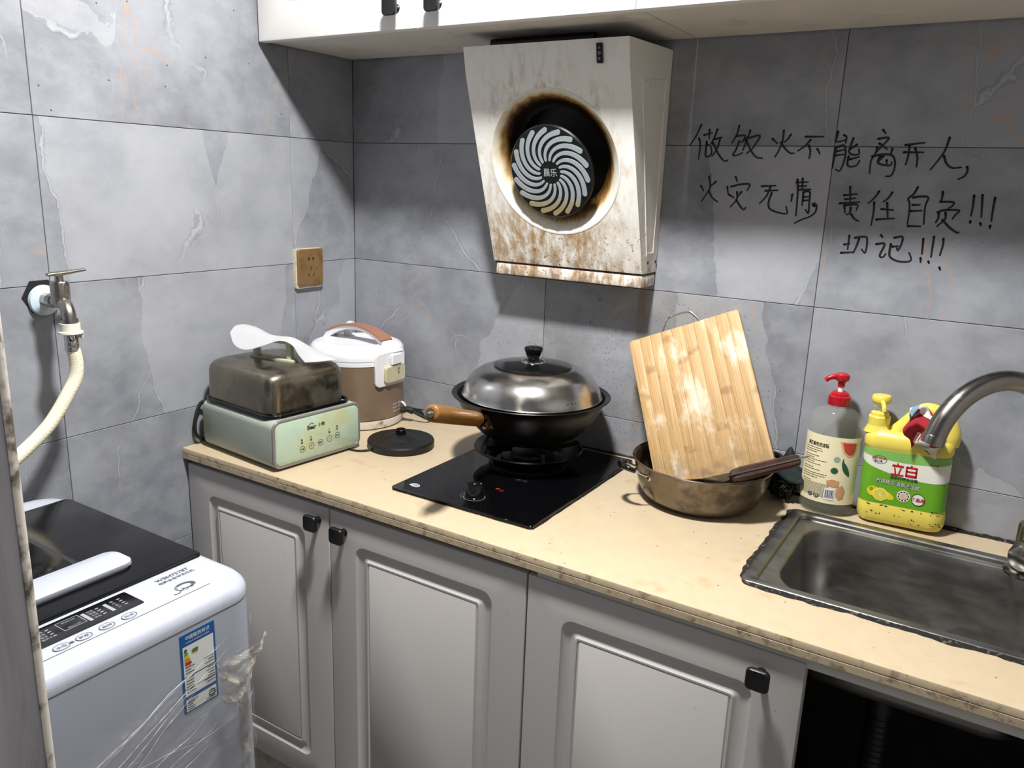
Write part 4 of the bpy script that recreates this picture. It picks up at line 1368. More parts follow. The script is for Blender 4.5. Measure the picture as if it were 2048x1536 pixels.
# ------------------------------------------------------------------ stainless pan
PX, PY, PZ = 1.0526, -.1478, ZC + .0004
pan = thing('steel_pan', 'stained stainless steel two handled pan holding the cutting board', 'pan', (PX, PY, PZ))
m = M()
lathe(m, [(0, 0), (.088, 0), (.100, .0025), (.112, .012), (.122, .030), (.129, .055), (.1325, .078), (.1360, .0815), (.1372, .0838), (.1360, .0855), (.1320, .0845), (.1295, .078), (.1265, .055), (.1195, .031), (.110, .0145), (.099, .0055), (.088, .003), (0, .003)], 80, (PX, PY, PZ))
part('bowl', m, MT['pan_steel'], pan, ang=60)
for s in (1, -1):
    d = Vector((-.69, -.72, 0)) * s
    e_ = Vector((-d.y, d.x, 0))
    o = Vector((PX, PY, PZ))
    def hpnt(a, b, z):
        return o + d * a + e_ * b + Vector((0, 0, z))
    m = M()
    tube(m, smooth([hpnt(.128, -.028, .066), hpnt(.138, -.028, .070), hpnt(.156, -.026, .078), hpnt(.168, -.014, .081), hpnt(.171, 0, .082), hpnt(.168, .014, .081), hpnt(.156, .026, .078), hpnt(.138, .028, .070), hpnt(.128, .028, .066)], 5), .0024, 8)
    h = part('handle', m, MT['steel'], pan)
    m = M()
    gp = smooth([hpnt(.153, -.027, .077), hpnt(.1665, -.016, .081), hpnt(.171, 0, .082), hpnt(.1665, .016, .081), hpnt(.153, .027, .077)], 6)
    tube(m, gp, [.0046 + .0016 * math.sin(PI * i / (len(gp) - 1)) for i in range(len(gp))], 12)
    part('grip', m, MT['black_gloss'], h)
    for b in (-.028, .028):
        m = M()
        lathe(m, [(0, .003), (.006, .0025), (.0085, 0), (0, 0)], 14, hpnt(.1255, b, .064), d)
        part('rivet', m, MT['steel'], h)

# ------------------------------------------------------------------ cutting board of bamboo strips
TL, TR = Vector((.843, -.066, 1.094)), Vector((1.054, -.023, 1.183))
BLc = Vector((.973, -.197, .8235))
bex = (TR - TL).normalized()
bey = (BLc - TL)
bey = (bey - bex * bey.dot(bex)).normalized()
bn = bex.cross(bey)
if bn.y > 0:
    bn = -bn
BW, BH, BT = .2345, .3255, .018
brd = thing('cutting_board', 'bamboo cutting board leaning on the wall inside the steel pan', 'cutting board', BLc)
def mat_bamboo():
    t = NT('bamboo')
    co = t.co()
    rnd = t.node('ShaderNodeObjectInfo').outputs['Random']
    cmb = t.node('ShaderNodeCombineXYZ')
    t.put(cmb.inputs[0], t.math('MULTIPLY', rnd, 19.0))
    t.put(cmb.inputs[1], t.math('MULTIPLY', rnd, 31.0))
    cr = t.vmath('ADD', co, cmb.outputs[0])
    grain = t.noise(t.map(cr, (420, 9, 60)), 1.0, 5, 0.6)
    c = t.ramp(grain, [(0.25, rgb(150, 112, 66)), (0.5, rgb(186, 150, 100)), (0.8, rgb(204, 174, 126))])
    c = t.mix(t.math('MULTIPLY', t.math('SUBTRACT', rnd, 0.5), 0.5, True), c, rgb(206, 178, 134))
    c = t.mix(t.math('MULTIPLY', t.math('SUBTRACT', 0.5, rnd), 0.5, True), c, rgb(176, 128, 70))
    node = t.mul(t.step(t.math('ABSOLUTE', t.math('SUBTRACT', t.math('FRACT', t.math('ADD', t.math('MULTIPLY', t.sep(co)[1], 4.2), t.math('MULTIPLY', rnd, 7.0))), 0.5)), 0.015, 0.05, 1, 0), t.step(t.noise(co, 40, 4), 0.40, 0.6), 0.55)
    c = t.mix(node, c, rgb(132, 88, 44))
    # pale scrubbed patches and a greyer tone near the lower end
    wear = t.step(t.noise(t.vmath('ADD', t.map(co, (1.6, 0.8, 1)), (0, 3, 0)), 9.0, 5, 0.6), 0.52, 0.66)
    c = t.mix(t.mul(wear, 0.8), c, rgb(224, 212, 190))
    y = t.sep(co)[1]
    grey_end = t.mul(t.step(y, 0.24, 0.31), t.step(t.noise(co, 30, 6, 0.7), 0.42, 0.6), 0.55)
    c = t.mix(grey_end, c, rgb(146, 128, 104))
    return t.done(c, 0.55, 0.0)
MT['bamboo'] = mat_bamboo()
brot = Matrix((( bex.x, bey.x, -bn.x), (bex.y, bey.y, -bn.y), (bex.z, bey.z, -bn.z)))
NS = 10
sw_b = BW / NS
# outline with clipped corners; every strip is one bar
for k in range(NS):
    x0, x1 = k * sw_b, (k + 1) * sw_b
    c0 = .006 if k == 0 else 0
    c1 = .006 if k == NS - 1 else 0
    pl = [(x0, c0)] + ([(x0 + c0 * .3, c0 * .3), (x0 + c0, 0)] if c0 else []) + ([(x1 - c1, 0), (x1 - c1 * .3, c1 * .3)] if c1 else []) + [(x1, c1)]
    pl += [(x1, BH - c1)] + ([(x1 - c1 * .3, BH - c1 * .3), (x1 - c1, BH)] if c1 else []) + ([(x0 + c0, BH), (x0 + c0 * .3, BH - c0 * .3)] if c0 else []) + [(x0, BH - c0)]
    g_ = .00012
    xm = (x0 + x1) / 2
    ym = BH / 2
    def ins(p, d):
        return (p[0] + math.copysign(d, xm - p[0]), p[1] + math.copysign(d, ym - p[1]))
    m = M()
    # local frame of the strip: x across, y along the board (down), z into the board
    loft(m, [[Vector((*ins(p, g_ + (.0012 if e else 0)), z)) for p in pl] for z, e in ((0, 1), (.0007, 0), (BT - .0007, 0), (BT, 1))])
    o = mesh_obj('bamboo_strip', m, MT['bamboo'], brd, 40)
    o.matrix_local = Matrix.Translation(TL - brd.location) @ brot.to_4x4()
def bp3(x, y, z):
    return TL + bex * x + bey * y - bn * z
m = M()
tube(m, smooth([bp3(.066, .004, .016), bp3(.072, -.006, .014), bp3(.086, -.026, .011), bp3(.098, -.031, .010), bp3(.128, -.031, .010), bp3(.140, -.026, .011), bp3(.152, -.006, .014), bp3(.156, .004, .016)], 5), .0022, 10)
part('hanging_handle', m, MT['steel'], brd)

# ------------------------------------------------------------------ cleaver with a dark wooden handle
KA, KB = Vector((1.1390, -.2500, .9130)), Vector((1.2330, -.1530, .9370))
kd = (KB - KA).normalized()
ks = kd.cross(Vector((0, 0, 1))).normalized()
ku = ks.cross(kd)
kr = Matrix.Rotation(math.radians(52) * (1 if (Matrix.Rotation(math.radians(52), 3, kd) @ ku).y < ku.y else -1), 3, kd)
ks, ku = kr @ ks, kr @ ku
knf = thing('kitchen_knife', 'kitchen knife with dark wooden handle resting across the pan rim', 'knife', KA)
MT['dark_wood'] = plain('dark_stained_wood', rgb(64, 40, 32), 0.5, var=0.4, scale=40)
Lk = (KB - KA).length
for side in (1, -1):
    m = M()
    loops = []
    for q, hw, hh in ((0, .006, .006), (.004, .0105, .0082), (.02, .0125, .0098), (Lk * .5, .0118, .0098), (Lk - .012, .0115, .0112), (Lk - .003, .0105, .0105), (Lk, .006, .008)):
        c_ = KA + kd * q
        loops.append([c_ + ks * side * .0013 + ku * hh, c_ + ks * side * (hw * .7) + ku * hh, c_ + ks * side * hw + ku * hh * .5, c_ + ks * side * hw - ku * hh * .5, c_ + ks * side * hw * .7 - ku * hh, c_ + ks * side * .0013 - ku * hh])
    loft(m, loops)
    part('handle_scale', m, MT['dark_wood'], knf, ang=40)
m = M()
pl = [(-.006, -.006), (Lk + .002, -.0060), (Lk + .017, .0085), (Lk + .018, .0105), (Lk - .010, .0128), (-.006, .0112)]
loft(m, [[KA + kd * x + ku * y + ks * h for x, y in pl] for h in (-.0012, .0012)])
part('tang', m, MT['steel'], knf)
ks = kd.cross(Vector((0, 0, 1))).normalized()
ku = ks.cross(kd)
m = M()
D2 = Vector((1.0270, -.2600, .8760))
D1 = Vector((1.0930, -.2655, .8965))
bl = []
for c_, hi, lo2, th_ in ((KA - kd * .003, .007, -.006, .0011), (D1, .006, -.018, .0011), (D2, .004, -.012, .0010), (D2 + (D2 - D1) * .25, -.004, -.006, .0006)):
    bl.append([c_ + ku * hi + ks * th_, c_ + ku * hi - ks * th_, c_ + ku * lo2 - ks * .0003, c_ + ku * lo2 + ks * .0003])
loft(m, bl)
part('blade', m, mat_steel('dull_blade_steel', rgb(120, 116, 110), 0.35, (1, 1, 1), 30, None, 0.3), knf, ang=30)

# ------------------------------------------------------------------ scrubbers behind the pan
scr = thing('mesh_scrubber', 'black wire mesh scrubber ball behind the steel pan', 'scrubber', (1.189, -.047, ZC))
MT['scrub_black'] = plain('black_wire', rgb(16, 16, 17), 0.5, 0.2, var=0.4, scale=120, bump=0.8)
m = M()
rg = random.Random(4)
for k in range(26):
    ax = Vector((rg.uniform(-1, 1), rg.uniform(-1, 1), rg.uniform(-1, 1))).normalized()
    x_, y_, z_ = frame_from(ax)
    rr_ = .0235 + rg.uniform(-.004, .004)
    pts = []
    for i in range(26):
        a = 2 * PI * i / 26
        v_ = (x_ * math.cos(a) + y_ * math.sin(a)) * (rr_ + .0035 * math.sin(a * 9 + k)) + z_ * .006 * math.sin(a * 5 + k)
        pts.append(Vector((1.189, -.047, ZC + .031)) + Vector((v_.x, v_.y, v_.z)))
    tube(m, pts, .0016, 5, True)
o = part('wire_coil', m, MT['scrub_black'], scr, kind='stuff')
grn = thing('scouring_cloth', 'dark green scouring cloth lying on the black scrubber', 'cloth', (1.19, -.045, ZC + .056))
MT['dark_green'] = plain('dark_green_mesh', rgb(6, 27, 25), 0.8, var=0.4, scale=90, bump=0.9)
def gf(u, v, h):
    x = 1.158 + u * .074
    y = -.074 + v * .062
    z = .8755 + .020 * math.exp(-((u - .42) ** 2) / .03) * v ** 1.5 * 1.55 + .006 * math.sin(u * 7 + v * 5) - .016 * (u ** 3) * (1 - v) - .008 * (1 - v) * (1 - u)
    return Vector((x, y, z + h))
m = M()
for h in (0, .004):
    grid(m, lambda u, v, h=h: gf(u, v, h), 18, 14)
n_ = 19 * 15
per = [i for i in range(19)] + [19 * j + 18 for j in range(1, 15)] + [19 * 14 + i for i in range(17, -1, -1)] + [19 * j for j in range(13, 0, -1)]
m.f += [[per[i], per[(i + 1) % len(per)], per[(i + 1) % len(per)] + n_, per[i] + n_] for i in range(len(per))]
m.mi += [0] * len(per)
part('pad', m, MT['dark_green'], grn, ang=60)

# ------------------------------------------------------------------ clear pump bottle
QX, QY = 1.2725, -.0475
bot = thing('pump_bottle', 'clear dish soap bottle with red pump and cream label', 'bottle', (QX, QY, ZC))
def oval(a, b, z, n=48):
    return [Vector((QX + a * math.cos(2 * PI * i / n), QY + b * math.sin(2 * PI * i / n), ZC + z)) for i in range(n)]
t = NT('clear_bottle_plastic')
t.done(rgb(190, 190, 172), 0.07, 0.0, Alpha=0.13, IOR=1.45)
MT['clear'] = t.mat
m = M()
loft(m, [oval(*s) for s in ((.040, .028, .0004), (.0475, .0345, .004), (.0500, .0365, .014), (.0490, .0358, .020), (.0490, .0358, .160), (.0500, .0362, .168), (.0492, .0355, .185), (.0440, .0325, .197), (.0320, .0260, .206), (.0200, .0190, .2105), (.0170, .0170, .2130), (.0170, .0170, .2200))], True, False)
part('bottle_body', m, MT['clear'], bot)
t = NT('thin_soap')
t.done(rgb(120, 116, 96), 0.15, 0.0, Alpha=0.35)
m = M()
loft(m, [oval(*s) for s in ((.044, .031, .003), (.0475, .0343, .012), (.0472, .0342, .030), (.0472, .0342, .0305))])
part('soap_liquid', m, t.mat, bot)
def bpl(s, z, h=0.0):
    a = -PI / 2 + s / .0455
    return Vector((QX + (.0494 + h) * math.cos(a), QY + (.0362 + h) * math.sin(a), ZC + z))
MT['cream_label'] = plain('cream_label', rgb(238, 228, 190), 0.5, var=0.05)
m = M()
grid(m, lambda u, v: bpl(-.069 + u * .138, .026 + v * .133, 0), 40, 2)
lab = part('label', m, MT['cream_label'], bot)
bl1 = lambda x, y, h=0: bpl(x, y, .0004 + h)
bl2 = lambda x, y, h=0: bpl(x, y, .0007 + h)
def sub(pt, m, name, mat, label=None):
    return part(name, m, mat, pt, sharp=True, label=label)
m = M()
text(m, '果蔬高效洗洁精', -.0215, .1395, .0085, bl1, width=.042, bold=.02)
rg = random.Random(9)
z = .1315
while z > .066:
    x = -.047
    end = x + rg.uniform(.020, .050)
    while x < end:
        w = rg.uniform(.003, .008)
        ribbon(m, [(x, z), (min(x + w, end), z)], .0011, bl1, False)
        x += w + .0012
    z -= .0042 if rg.random() < .6 else .0068
z = .063
while z > .036:
    x = -.045
    while x < .006:
        w = rg.uniform(.002, .005)
        ribbon(m, [(x, z), (x + w, z)], .0007, bl1, False)
        x += w + .0007
    z -= .0023
ring2(m, .0, 0, 0, 0, lambda x, y: bl1(-.02, .03), 4)
sub(lab, m, 'small_print', MT['print_black'])
m = M()
polyw(m, [(.016, .152), (.050, .151), (.051, .136), (.045, .125), (.034, .122), (.024, .130)], bl1)
sub(lab, m, 'fruit_rind', plain('fruit_rind', rgb(226, 178, 130), 0.5))
m = M()
polyw(m, [(.0205, .150), (.0485, .149), (.0480, .137), (.043, .1275), (.034, .1265), (.0265, .133)], bl2)
sub(lab, m, 'fruit_slice', plain('grapefruit_red', rgb(196, 72, 54), 0.5, var=0.25, scale=120))
m = M()
P = smooth([(.026, .120, 0), (.024, .108, 0), (.028, .094, 0), (.036, .086, 0), (.041, .084, 0), (.039, .095, 0), (.033, .106, 0), (.028, .112, 0)], 4, True)
polyw(m, [(p.x, p.y) for p in P], bl1, 20)
disc2(m, .013, .0935, .0062, bl1, 20)
sub(lab, m, 'leaf_print', plain('leaf_green', rgb(38, 92, 62), 0.5, var=0.3, scale=60))
m = M()
disc2(m, .015, .116, .0056, bl1, 20)
sub(lab, m, 'seal_print', plain('pale_green', rgb(150, 176, 150), 0.5))
m = M()
polyw(m, [(.002, .072), (.012, .076), (.024, .073), (.024, .062), (.014, .060), (.004, .063)], bl1)
polyw(m, [(.020, .058), (.030, .066), (.036, .056), (.034, .040), (.026, .036), (.020, .044)], bl2)
sub(lab, m, 'ginger_print', plain('ginger_brown', rgb(204, 156, 110), 0.5, var=0.2, scale=90))
m = M()
polyw(m, [(.001, .034), (.018, .034), (.018, .058), (.001, .058)], bl2)
sub(lab, m, 'barcode_field', plain('white_field', rgb(236, 236, 232), 0.5))
m = M()
x = .003
while x < .0165:
    w = rg.choice((.0005, .0009, .0013))
    ribbon(m, [(x, .038), (x, .054)], w, lambda x, y: bpl(x, y, .001), False)
    x += w + rg.choice((.0005, .0009))
ring2(m, -.0235, .0385, .0026, .0042, bl1, 18)
ribbon(m, [(-.0245, .040), (-.0225, .037)], .0018, bl1, False)
ribbon(m, smooth([(-.0155, .0425, 0), (-.0155, .037, 0), (-.0120, .0345, 0), (-.0085, .037, 0), (-.0085, .0425, 0)], 4), .0018, bl1, False)
ribbon(m, [(-.0120, .037), (-.0120, .0425)], .0014, bl1, False)
sub(lab, m, 'barcode_and_marks', plain('navy_print', rgb(40, 46, 92), 0.5))
MT['red_plastic'] = plain('red_plastic', rgb(170, 16, 30), 0.28, var=0.08)
m = M()
lathe(m, [(0.0172, .2140), (.0200, .2145), (.0204, .2160), (.0200, .2310), (.0165, .2330), (.0160, .2365), (.0110, .2400), (0, .2400)], 36, (QX, QY, ZC))
part('cap', m, MT['red_plastic'], bot)
part('stem', lathe(M(), [(.0050, .238), (.0050, .2500), (0, .25)], 16, (QX, QY, ZC)), MT['white_plastic'], bot)
m = M()
lathe(m, [(0, .2490), (.0062, .2490), (.0066, .2580), (.0120, .2620), (.0135, .2680), (.0125, .2725), (.0080, .2750), (0, .2755)], 28, (QX, QY, ZC))
tube(m, smooth([(QX + .004, QY + .002, ZC + .2685), (QX - .012, QY - .006, ZC + .2680), (QX - .022, QY - .010, ZC + .2645), (QX - .027, QY - .012, ZC + .2590)], 4), [.0062, .006, .006, .0058, .0055, .0053, .005, .005, .0048, .0046, .0046, .0045, .0045], 12)
part('pump_head', m, MT['red_plastic'], bot)

# ------------------------------------------------------------------ yellow jug of dish soap
JO = Vector((1.405, -.0375, ZC + .0030))
jug = thing('detergent_jug', 'yellow dish soap jug with green lemon label and pump', 'jug', JO)
jug.rotation_euler = (0, math.radians(-1.6), 0)
MT['yellow'] = plain('yellow_plastic', rgb(226, 208, 92), 0.32, var=0.06, scale=10, dirt=(rgb(40, 34, 16), 24, 0.68, 0.74, 0.75))
def jring(w, d, r, z, cx=0, cy=0):
    return [Vector((x, y, z)) for x, y in rr2(w, d, r, 7, cx, cy)]
m = M()
loft(m, [jring(*s) for s in ((.118, .036, .017, .0), (.140, .054, .022, .004), (.149, .0620, .025, .014), (.150, .0630, .025, .026), (.149, .0622, .025, .034), (.1465, .0602, .024, .0395), (.1455, .0595, .023, .042), (.1455, .0595, .023, .146), (.1470, .0600, .023, .1475),
     (.150, .0630, .024, .151), (.150, .0630, .024, .160), (.1485, .0615, .024, .166), (.146, .0595, .024, .1695), (.140, .056, .024, .1735), (.118, .047, .022, .178, -.006), (.085, .043, .021, .1800, -.022))])
part('jug_body', m, MT['yellow'], jug, world=False, ang=45)
m = M()
loft(m, [jring(*s) for s in ((.060, .046, .0225, .172, -.0500), (.044, .042, .0208, .180, -.0535), (.0375, .0375, .0187, .1865, -.0545), (.0365, .0365, .0182, .190, -.0545))])
part('neck', m, MT['yellow'], jug, world=False)
m = M()
hp_ = smooth([(-.026, 0, .166), (-.008, 0, .190), (.008, 0, .212), (.022, 0, .224), (.042, 0, .220), (.058, 0, .205), (.0635, 0, .185), (.062, 0, .166)], 6)
tube(m, hp_, [.0185 - .005 * math.sin(PI * min(1, i / (len(hp_) - 1) * 1.15)) for i in range(len(hp_))], 16, hint=Vector((0, 1, 0)))
part('carry_handle', m, MT['yellow'], jug, world=False, ang=60)
def jw(s, z, h=0.0):
    """wraps a flat label round the front of the jug: s along the front, z up"""
    w2, d2, r = .1457 / 2 + h, .0597 / 2 + h, .023
    fl = w2 - r
    if abs(s) <= fl:
        return Vector((s, -d2, z))
    a = min((abs(s) - fl) / r, PI / 2)
    ex_ = max(abs(s) - fl - r * PI / 2, 0)
    x = fl + r * math.sin(a)
    y = -(d2 - r) - r * math.cos(a) + ex_
    return Vector((math.copysign(x, s), y, z))
LZ0, LZ1 = .0425, .1455
def jlab(h):
    return lambda x, y, hh=0: jw(x, y, h)
def area(m, top, bot_, n, pf):
    """strip between two edge functions of s, s in [-.095, .095]"""
    vs = []
    for i in range(n + 1):
        s = -.094 + .188 * i / n
        for j in range(4):
            vs.append(pf(s, bot_(s) + (top(s) - bot_(s)) * j / 3))
    m.add(vs, [[i * 4 + j, i * 4 + 4 + j, i * 4 + 5 + j, i * 4 + 1 + j] for i in range(n) for j in range(3)])
    return m
MT['lab_green'] = plain('lime_green_label', rgb(104, 168, 36), 0.4, var=0.22, scale=14)
MT['lab_white'] = plain('white_label', rgb(226, 226, 214), 0.45, var=0.05)
MT['lab_mint'] = plain('pale_green_label', rgb(128, 182, 92), 0.45, var=0.15, scale=20)
def jpart(name, m, mat, pt, label=None):
    return part(name, m, mat, pt, world=False, sharp=True, label=label)
jl = part('label', area(M(), lambda s: LZ1, lambda s: LZ0, 60, jlab(.0003)), MT['lab_green'], jug, world=False, label='green and white lemon label')
sw1 = lambda s: .1305 - .004 * math.cos(s * 30)
sw0 = lambda s: .0985 + .30 * (s - .035) ** 2 * 6.5 - .002
jpart('label_band', area(M(), lambda s: LZ1, lambda s: sw1(s), 60, jlab(.0006)), MT['lab_mint'], jl)
jpart('label_band', area(M(), sw1, sw0, 60, jlab(.0006)), MT['lab_white'], jl)
m = M()
text(m, '立', -.0105, .1135, .024, jlab(.0010), width=.0215, bold=.014)
text(m, '白', .0125, .1135, .0225, jlab(.0010), width=.0190, bold=.014)
ribbon(m, [(-.0205, .1030), (-.0000, .1030)], .0030, jlab(.0013), False)
ribbon(m, [(-.0195, .1205), (-.0010, .1205)], .0028, jlab(.0013), False)
for q in ((.0035, .0215, .1205), (.0035, .0215, .1125), (.0035, .0215, .1035)):
    ribbon(m, [(q[0], q[2]), (q[1], q[2])], .0028, jlab(.0013), False)
for q in (.0045, .0205):
    ribbon(m, [(q, .1025), (q, .1210)], .0028, jlab(.0013), False)
text(m, '食品用', .0285, .0620, .0072, jlab(.0016), width=.0225, bold=.03)
ring2(m, -.0440, .1265, .0000, .0001, jlab(.0012), 6)
text(m, '母婴健康护理', -.0440, .1290, .0048, jlab(.0012), width=.024, bold=.02)
text(m, '新升级', .0485, .1315, .0035, jlab(.0012), width=.014, bold=.02)
jpart('red_lettering', m, plain('label_red', rgb(186, 22, 32), 0.45), jl)
m = M()
text(m, '清新柠檬洗洁精', .0015, .0965, .0065, jlab(.0010), width=.046, bold=.01)
text(m, '安心洗', -.0440, .1235, .0048, jlab(.0012), width=.014, bold=.02)
jpart('black_lettering', m, MT['print_black'], jl)
m = M()
text(m, '柠檬精华·清新去油腻', -.0075, .0855, .0092, jlab(.0009), width=.073, bold=.05, rot=-.06)
ring2(m, -.0420, .1265, .0115, .0124, jlab(.0009), 30, .62)
jpart('navy_outline', m, plain('label_navy', rgb(34, 40, 92), 0.45), jl)
m = M()
text(m, '柠檬精华·清新去油腻', -.0075, .0855, .0088, jlab(.0012), width=.0725, bold=-.002, rot=-.06)
jpart('white_lettering', m, MT['lab_white'], jl)
m = M()
P = smooth([(-.058, .066, 0), (-.052, .074, 0), (-.040, .072, 0), (-.037, .062, 0), (-.046, .055, 0), (-.055, .058, 0)], 4, True)
poly2(m, [(p.x, p.y) for p in P], jlab(.0007))
P = smooth([(-.030, .068, 0), (-.020, .066, 0), (-.011, .058, 0), (-.014, .053, 0), (-.026, .054, 0)], 4, True)
poly2(m, [(p.x, p.y) for p in P], jlab(.0007))
jpart('lemon_print', m, plain('lemon_yellow', rgb(232, 206, 30), 0.45, var=0.15, scale=60), jl)
m = M()
disc2(m, -.0345, .0600, .0128, jlab(.0010), 28)
jpart('lemon_slice_rim', m, plain('lemon_pale', rgb(240, 232, 150), 0.45), jl)
m = M()
for k in range(9):
    a0, a1 = 2 * PI * k / 9 + .06, 2 * PI * (k + 1) / 9 - .06
    poly2(m, [(-.0345 + .0018 * math.cos((a0 + a1) / 2), .060 + .0018 * math.sin((a0 + a1) / 2))] + [(-.0345 + .0108 * math.cos(a0 + (a1 - a0) * i / 4), .060 + .0108 * math.sin(a0 + (a1 - a0) * i / 4)) for i in range(5)], jlab(.0013))
jpart('lemon_slice', m, plain('lemon_flesh', rgb(226, 214, 40), 0.4), jl)
m = M()
disc2(m, .0045, .0640, .0112, jlab(.0009), 28)
disc2(m, .0290, .0620, .0112, jlab(.0009), 28)
jpart('badge', m, MT['lab_white'], jl)
m = M()
ring2(m, .0290, .0620, .0104, .0114, jlab(.0012), 32)
for k in range(10):
    a = 2 * PI * k / 10 + .2
    ribbon(m, [(.0045 + .0085 * math.cos(a - .2), .064 + .0085 * math.sin(a - .2)), (.0045 + .0085 * math.cos(a + .2), .064 + .0085 * math.sin(a + .2))], .0020, jlab(.0012), False)
jpart('badge_ring', m, MT['print_black'], jl)
m = M()
disc2(m, .0045, .0640, .0056, jlab(.0014), 20)
jpart('badge_picture', m, plain('badge_skin', rgb(226, 178, 150), 0.5, var=0.3, scale=200), jl)
# grime specks along the foot
MT['grime'] = plain('black_grime', rgb(24, 20, 14), 0.8, var=0.5, scale=200)
m = M()
rg = random.Random(21)
for k in range(34):
    s = rg.uniform(-.055, .085)
    z = .0395 + rg.gauss(0, .0022) if rg.random() < .45 else .026 - (s + .05) * .06 + rg.gauss(0, .0025)
    w2, d2 = (.0750, .0315) if z < .036 else (.0735, .0305)
    h_ = max(w2, d2) - .0728
    disc2(m, s, z, rg.uniform(.0008, .0028), lambda x, y, h_=h_: jw(x, y, h_ * .6 + .0009), 7, rg.uniform(.0006, .0013))
part('grime_specks', m, MT['grime'], jug, world=False, sharp=True, kind='stuff')
jc = (-.0545, 0)
m = M()
lathe(m, [(.0172, .1850), (.0190, .1855), (.0190, .2010), (.0178, .2025), (.0160, .2030), (.0155, .2085), (.0100, .2105), (0, .2105)], 36, (jc[0], 0, 0))
part('cap', m, MT['yellow'], jug, world=False)
part('stem', lathe(M(), [(.0050, .209), (.0050, .2240), (0, .224)], 16, (jc[0], 0, 0)), MT['white_plastic'], jug, world=False)
m = M()
lathe(m, [(0, .2225), (.0080, .2225), (.0150, .2270), (.0168, .2300), (.0170, .2380), (.0150, .2410), (0, .2415)], 32, (jc[0], 0, 0))
tube(m, smooth([(jc[0] + .002, -.010, .2315), (jc[0] + .006, -.020, .2300), (jc[0] + .009, -.027, .2240), (jc[0] + .010, -.029, .2170)], 4), .0042, 12)
part('pump_head', m, MT['yellow'], jug, world=False)

# ------------------------------------------------------------------ rag between the jug handle and the faucet
rag = thing('dish_rag', 'crumpled red white and blue dish rag hanging on the yellow jug handle', 'rag', (1.425, -.085, 1.00))
t = NT('patterned_rag')
co = t.co()
v = t.node('ShaderNodeTexVoronoi', feature='F1')
t.put(v.inputs['Vector'], t.vmath('ADD', t.map(co, (1, 1, .8)), (.3, .1, .2)))
v.inputs['Scale'].default_value = 42.0
cs = t.sep(v.outputs['Color'])
cr = t.node('ShaderNodeValToRGB')
cr.color_ramp.interpolation = 'CONSTANT'
t.put(cr.inputs[0], cs[0])
els = cr.color_ramp.elements
for _ in range(3):
    els.new(.5)
for el, (p_, c_) in zip(els, ((0, rgb(150, 20, 34)), (.36, rgb(222, 214, 206)), (.60, rgb(120, 158, 176)), (.76, rgb(158, 24, 36)), (.93, rgb(40, 52, 70)))):
    el.position = p_
    el.color = c_
t.bump(t.noise(co, 600, 2), 0.4, 0.001)
MT['rag'] = t.done(cr.outputs[0], 0.85, 0.0)
def ragf(u, v, h=0.0):
    a = (u - .5)
    zc_ = 1.048 - v * .072 + .010 * math.sin(u * 5.2)
    x = 1.4195 + a * .058 * (1 - .35 * abs(v - .45)) + .010 * v + .004 * math.sin(v * 9 + u * 3)
    y = -.0700 - .020 * math.sin(PI * min(v * .92, 1)) - .006 * math.sin(u * 9 + v * 4) - .005 * math.sin(v * 14 + u * 6)
    n_ = mnoise.noise(Vector((u * 4, v * 5, 2.0)))
    return Vector((x + .003 * n_, y - .005 * n_ - h, zc_ + .003 * n_))
m = M()
nu, nv = 26, 32
for h in (0, .0025):
    grid(m, lambda u, v, h=h: ragf(u, v, h), nu, nv)
n_ = (nu + 1) * (nv + 1)
per = [i for i in range(nu + 1)] + [(nu + 1) * j + nu for j in range(1, nv + 1)] + [(nu + 1) * nv + i for i in range(nu - 1, -1, -1)] + [(nu + 1) * j for j in range(nv - 1, 0, -1)]
m.f += [[per[i], per[(i + 1) % len(per)], per[(i + 1) % len(per)] + n_, per[i] + n_] for i in range(len(per))]
m.mi += [0] * len(per)
part('cloth', m, MT['rag'], rag, ang=70)

# ------------------------------------------------------------------ wall socket
soc = thing('wall_socket', 'brown five hole power socket on the left wall near the corner', 'socket', (0, -.176, 1.187))
m = M()
loft(m, [[Vector((x, y, z)) for y, z in rr2(w, h, .005, 4, -.176, 1.187)] for x, w, h in ((.0004, .088, .099), (.009, .088, .099), (.010, .086, .097))])
part('back_box', m, plain('old_white_socket_box', rgb(214, 206, 184), 0.5, dirt=(rgb(150, 120, 60), 30, 0.5, 0.7, 0.6)), soc)
m = M()
loft(m, [[Vector((x, y, z)) for y, z in rr2(w, h, .005, 4, -.175, 1.190)] for x, w, h in ((.008, .085, .091), (.0135, .085, .091), (.0155, .081, .087))])
pt = part('face_plate', m, plain('greasy_brown_plate', rgb(140, 108, 68), 0.35, 0.2, var=0.2, scale=30, dirt=(rgb(90, 60, 26), 20, 0.5, 0.7, 0.6)), soc)
sk = plane_of((.0156, -.175, 1.190), (0, 1, 0), (0, 0, 1))
m = M()
for x, y, r in ((-.007, .021, 0), (.007, .021, 0), (0, -.003, 0), (-.0085, -.019, .6), (.0085, -.019, -.6)):
    c_, s_ = math.cos(r), math.sin(r)
    prism(m, [(x + a * c_ - b * s_, y + a * s_ + b * c_) for a, b in ((-.0012, -.004), (.0012, -.004), (.0012, .004), (-.0012, .004))], sk, .0003)
disc2(m, .021, -.004, .0016, lambda a, b: sk(a, b, .0003), 10)
for x in (-.0072, .0072):
    disc2(m, x, .021, .0030, lambda a, b: sk(a, b, .0002), 10)
part('socket_slots', m, MT['rubber'], pt, sharp=True)
m = M()
ring2(m, 0, -.012, .0150, .0160, lambda a, b: sk(a, b, .0003), 28, 1.1)
part('socket_ring', m, plain('worn_brass', rgb(170, 150, 110), 0.3, 0.6), pt, sharp=True)

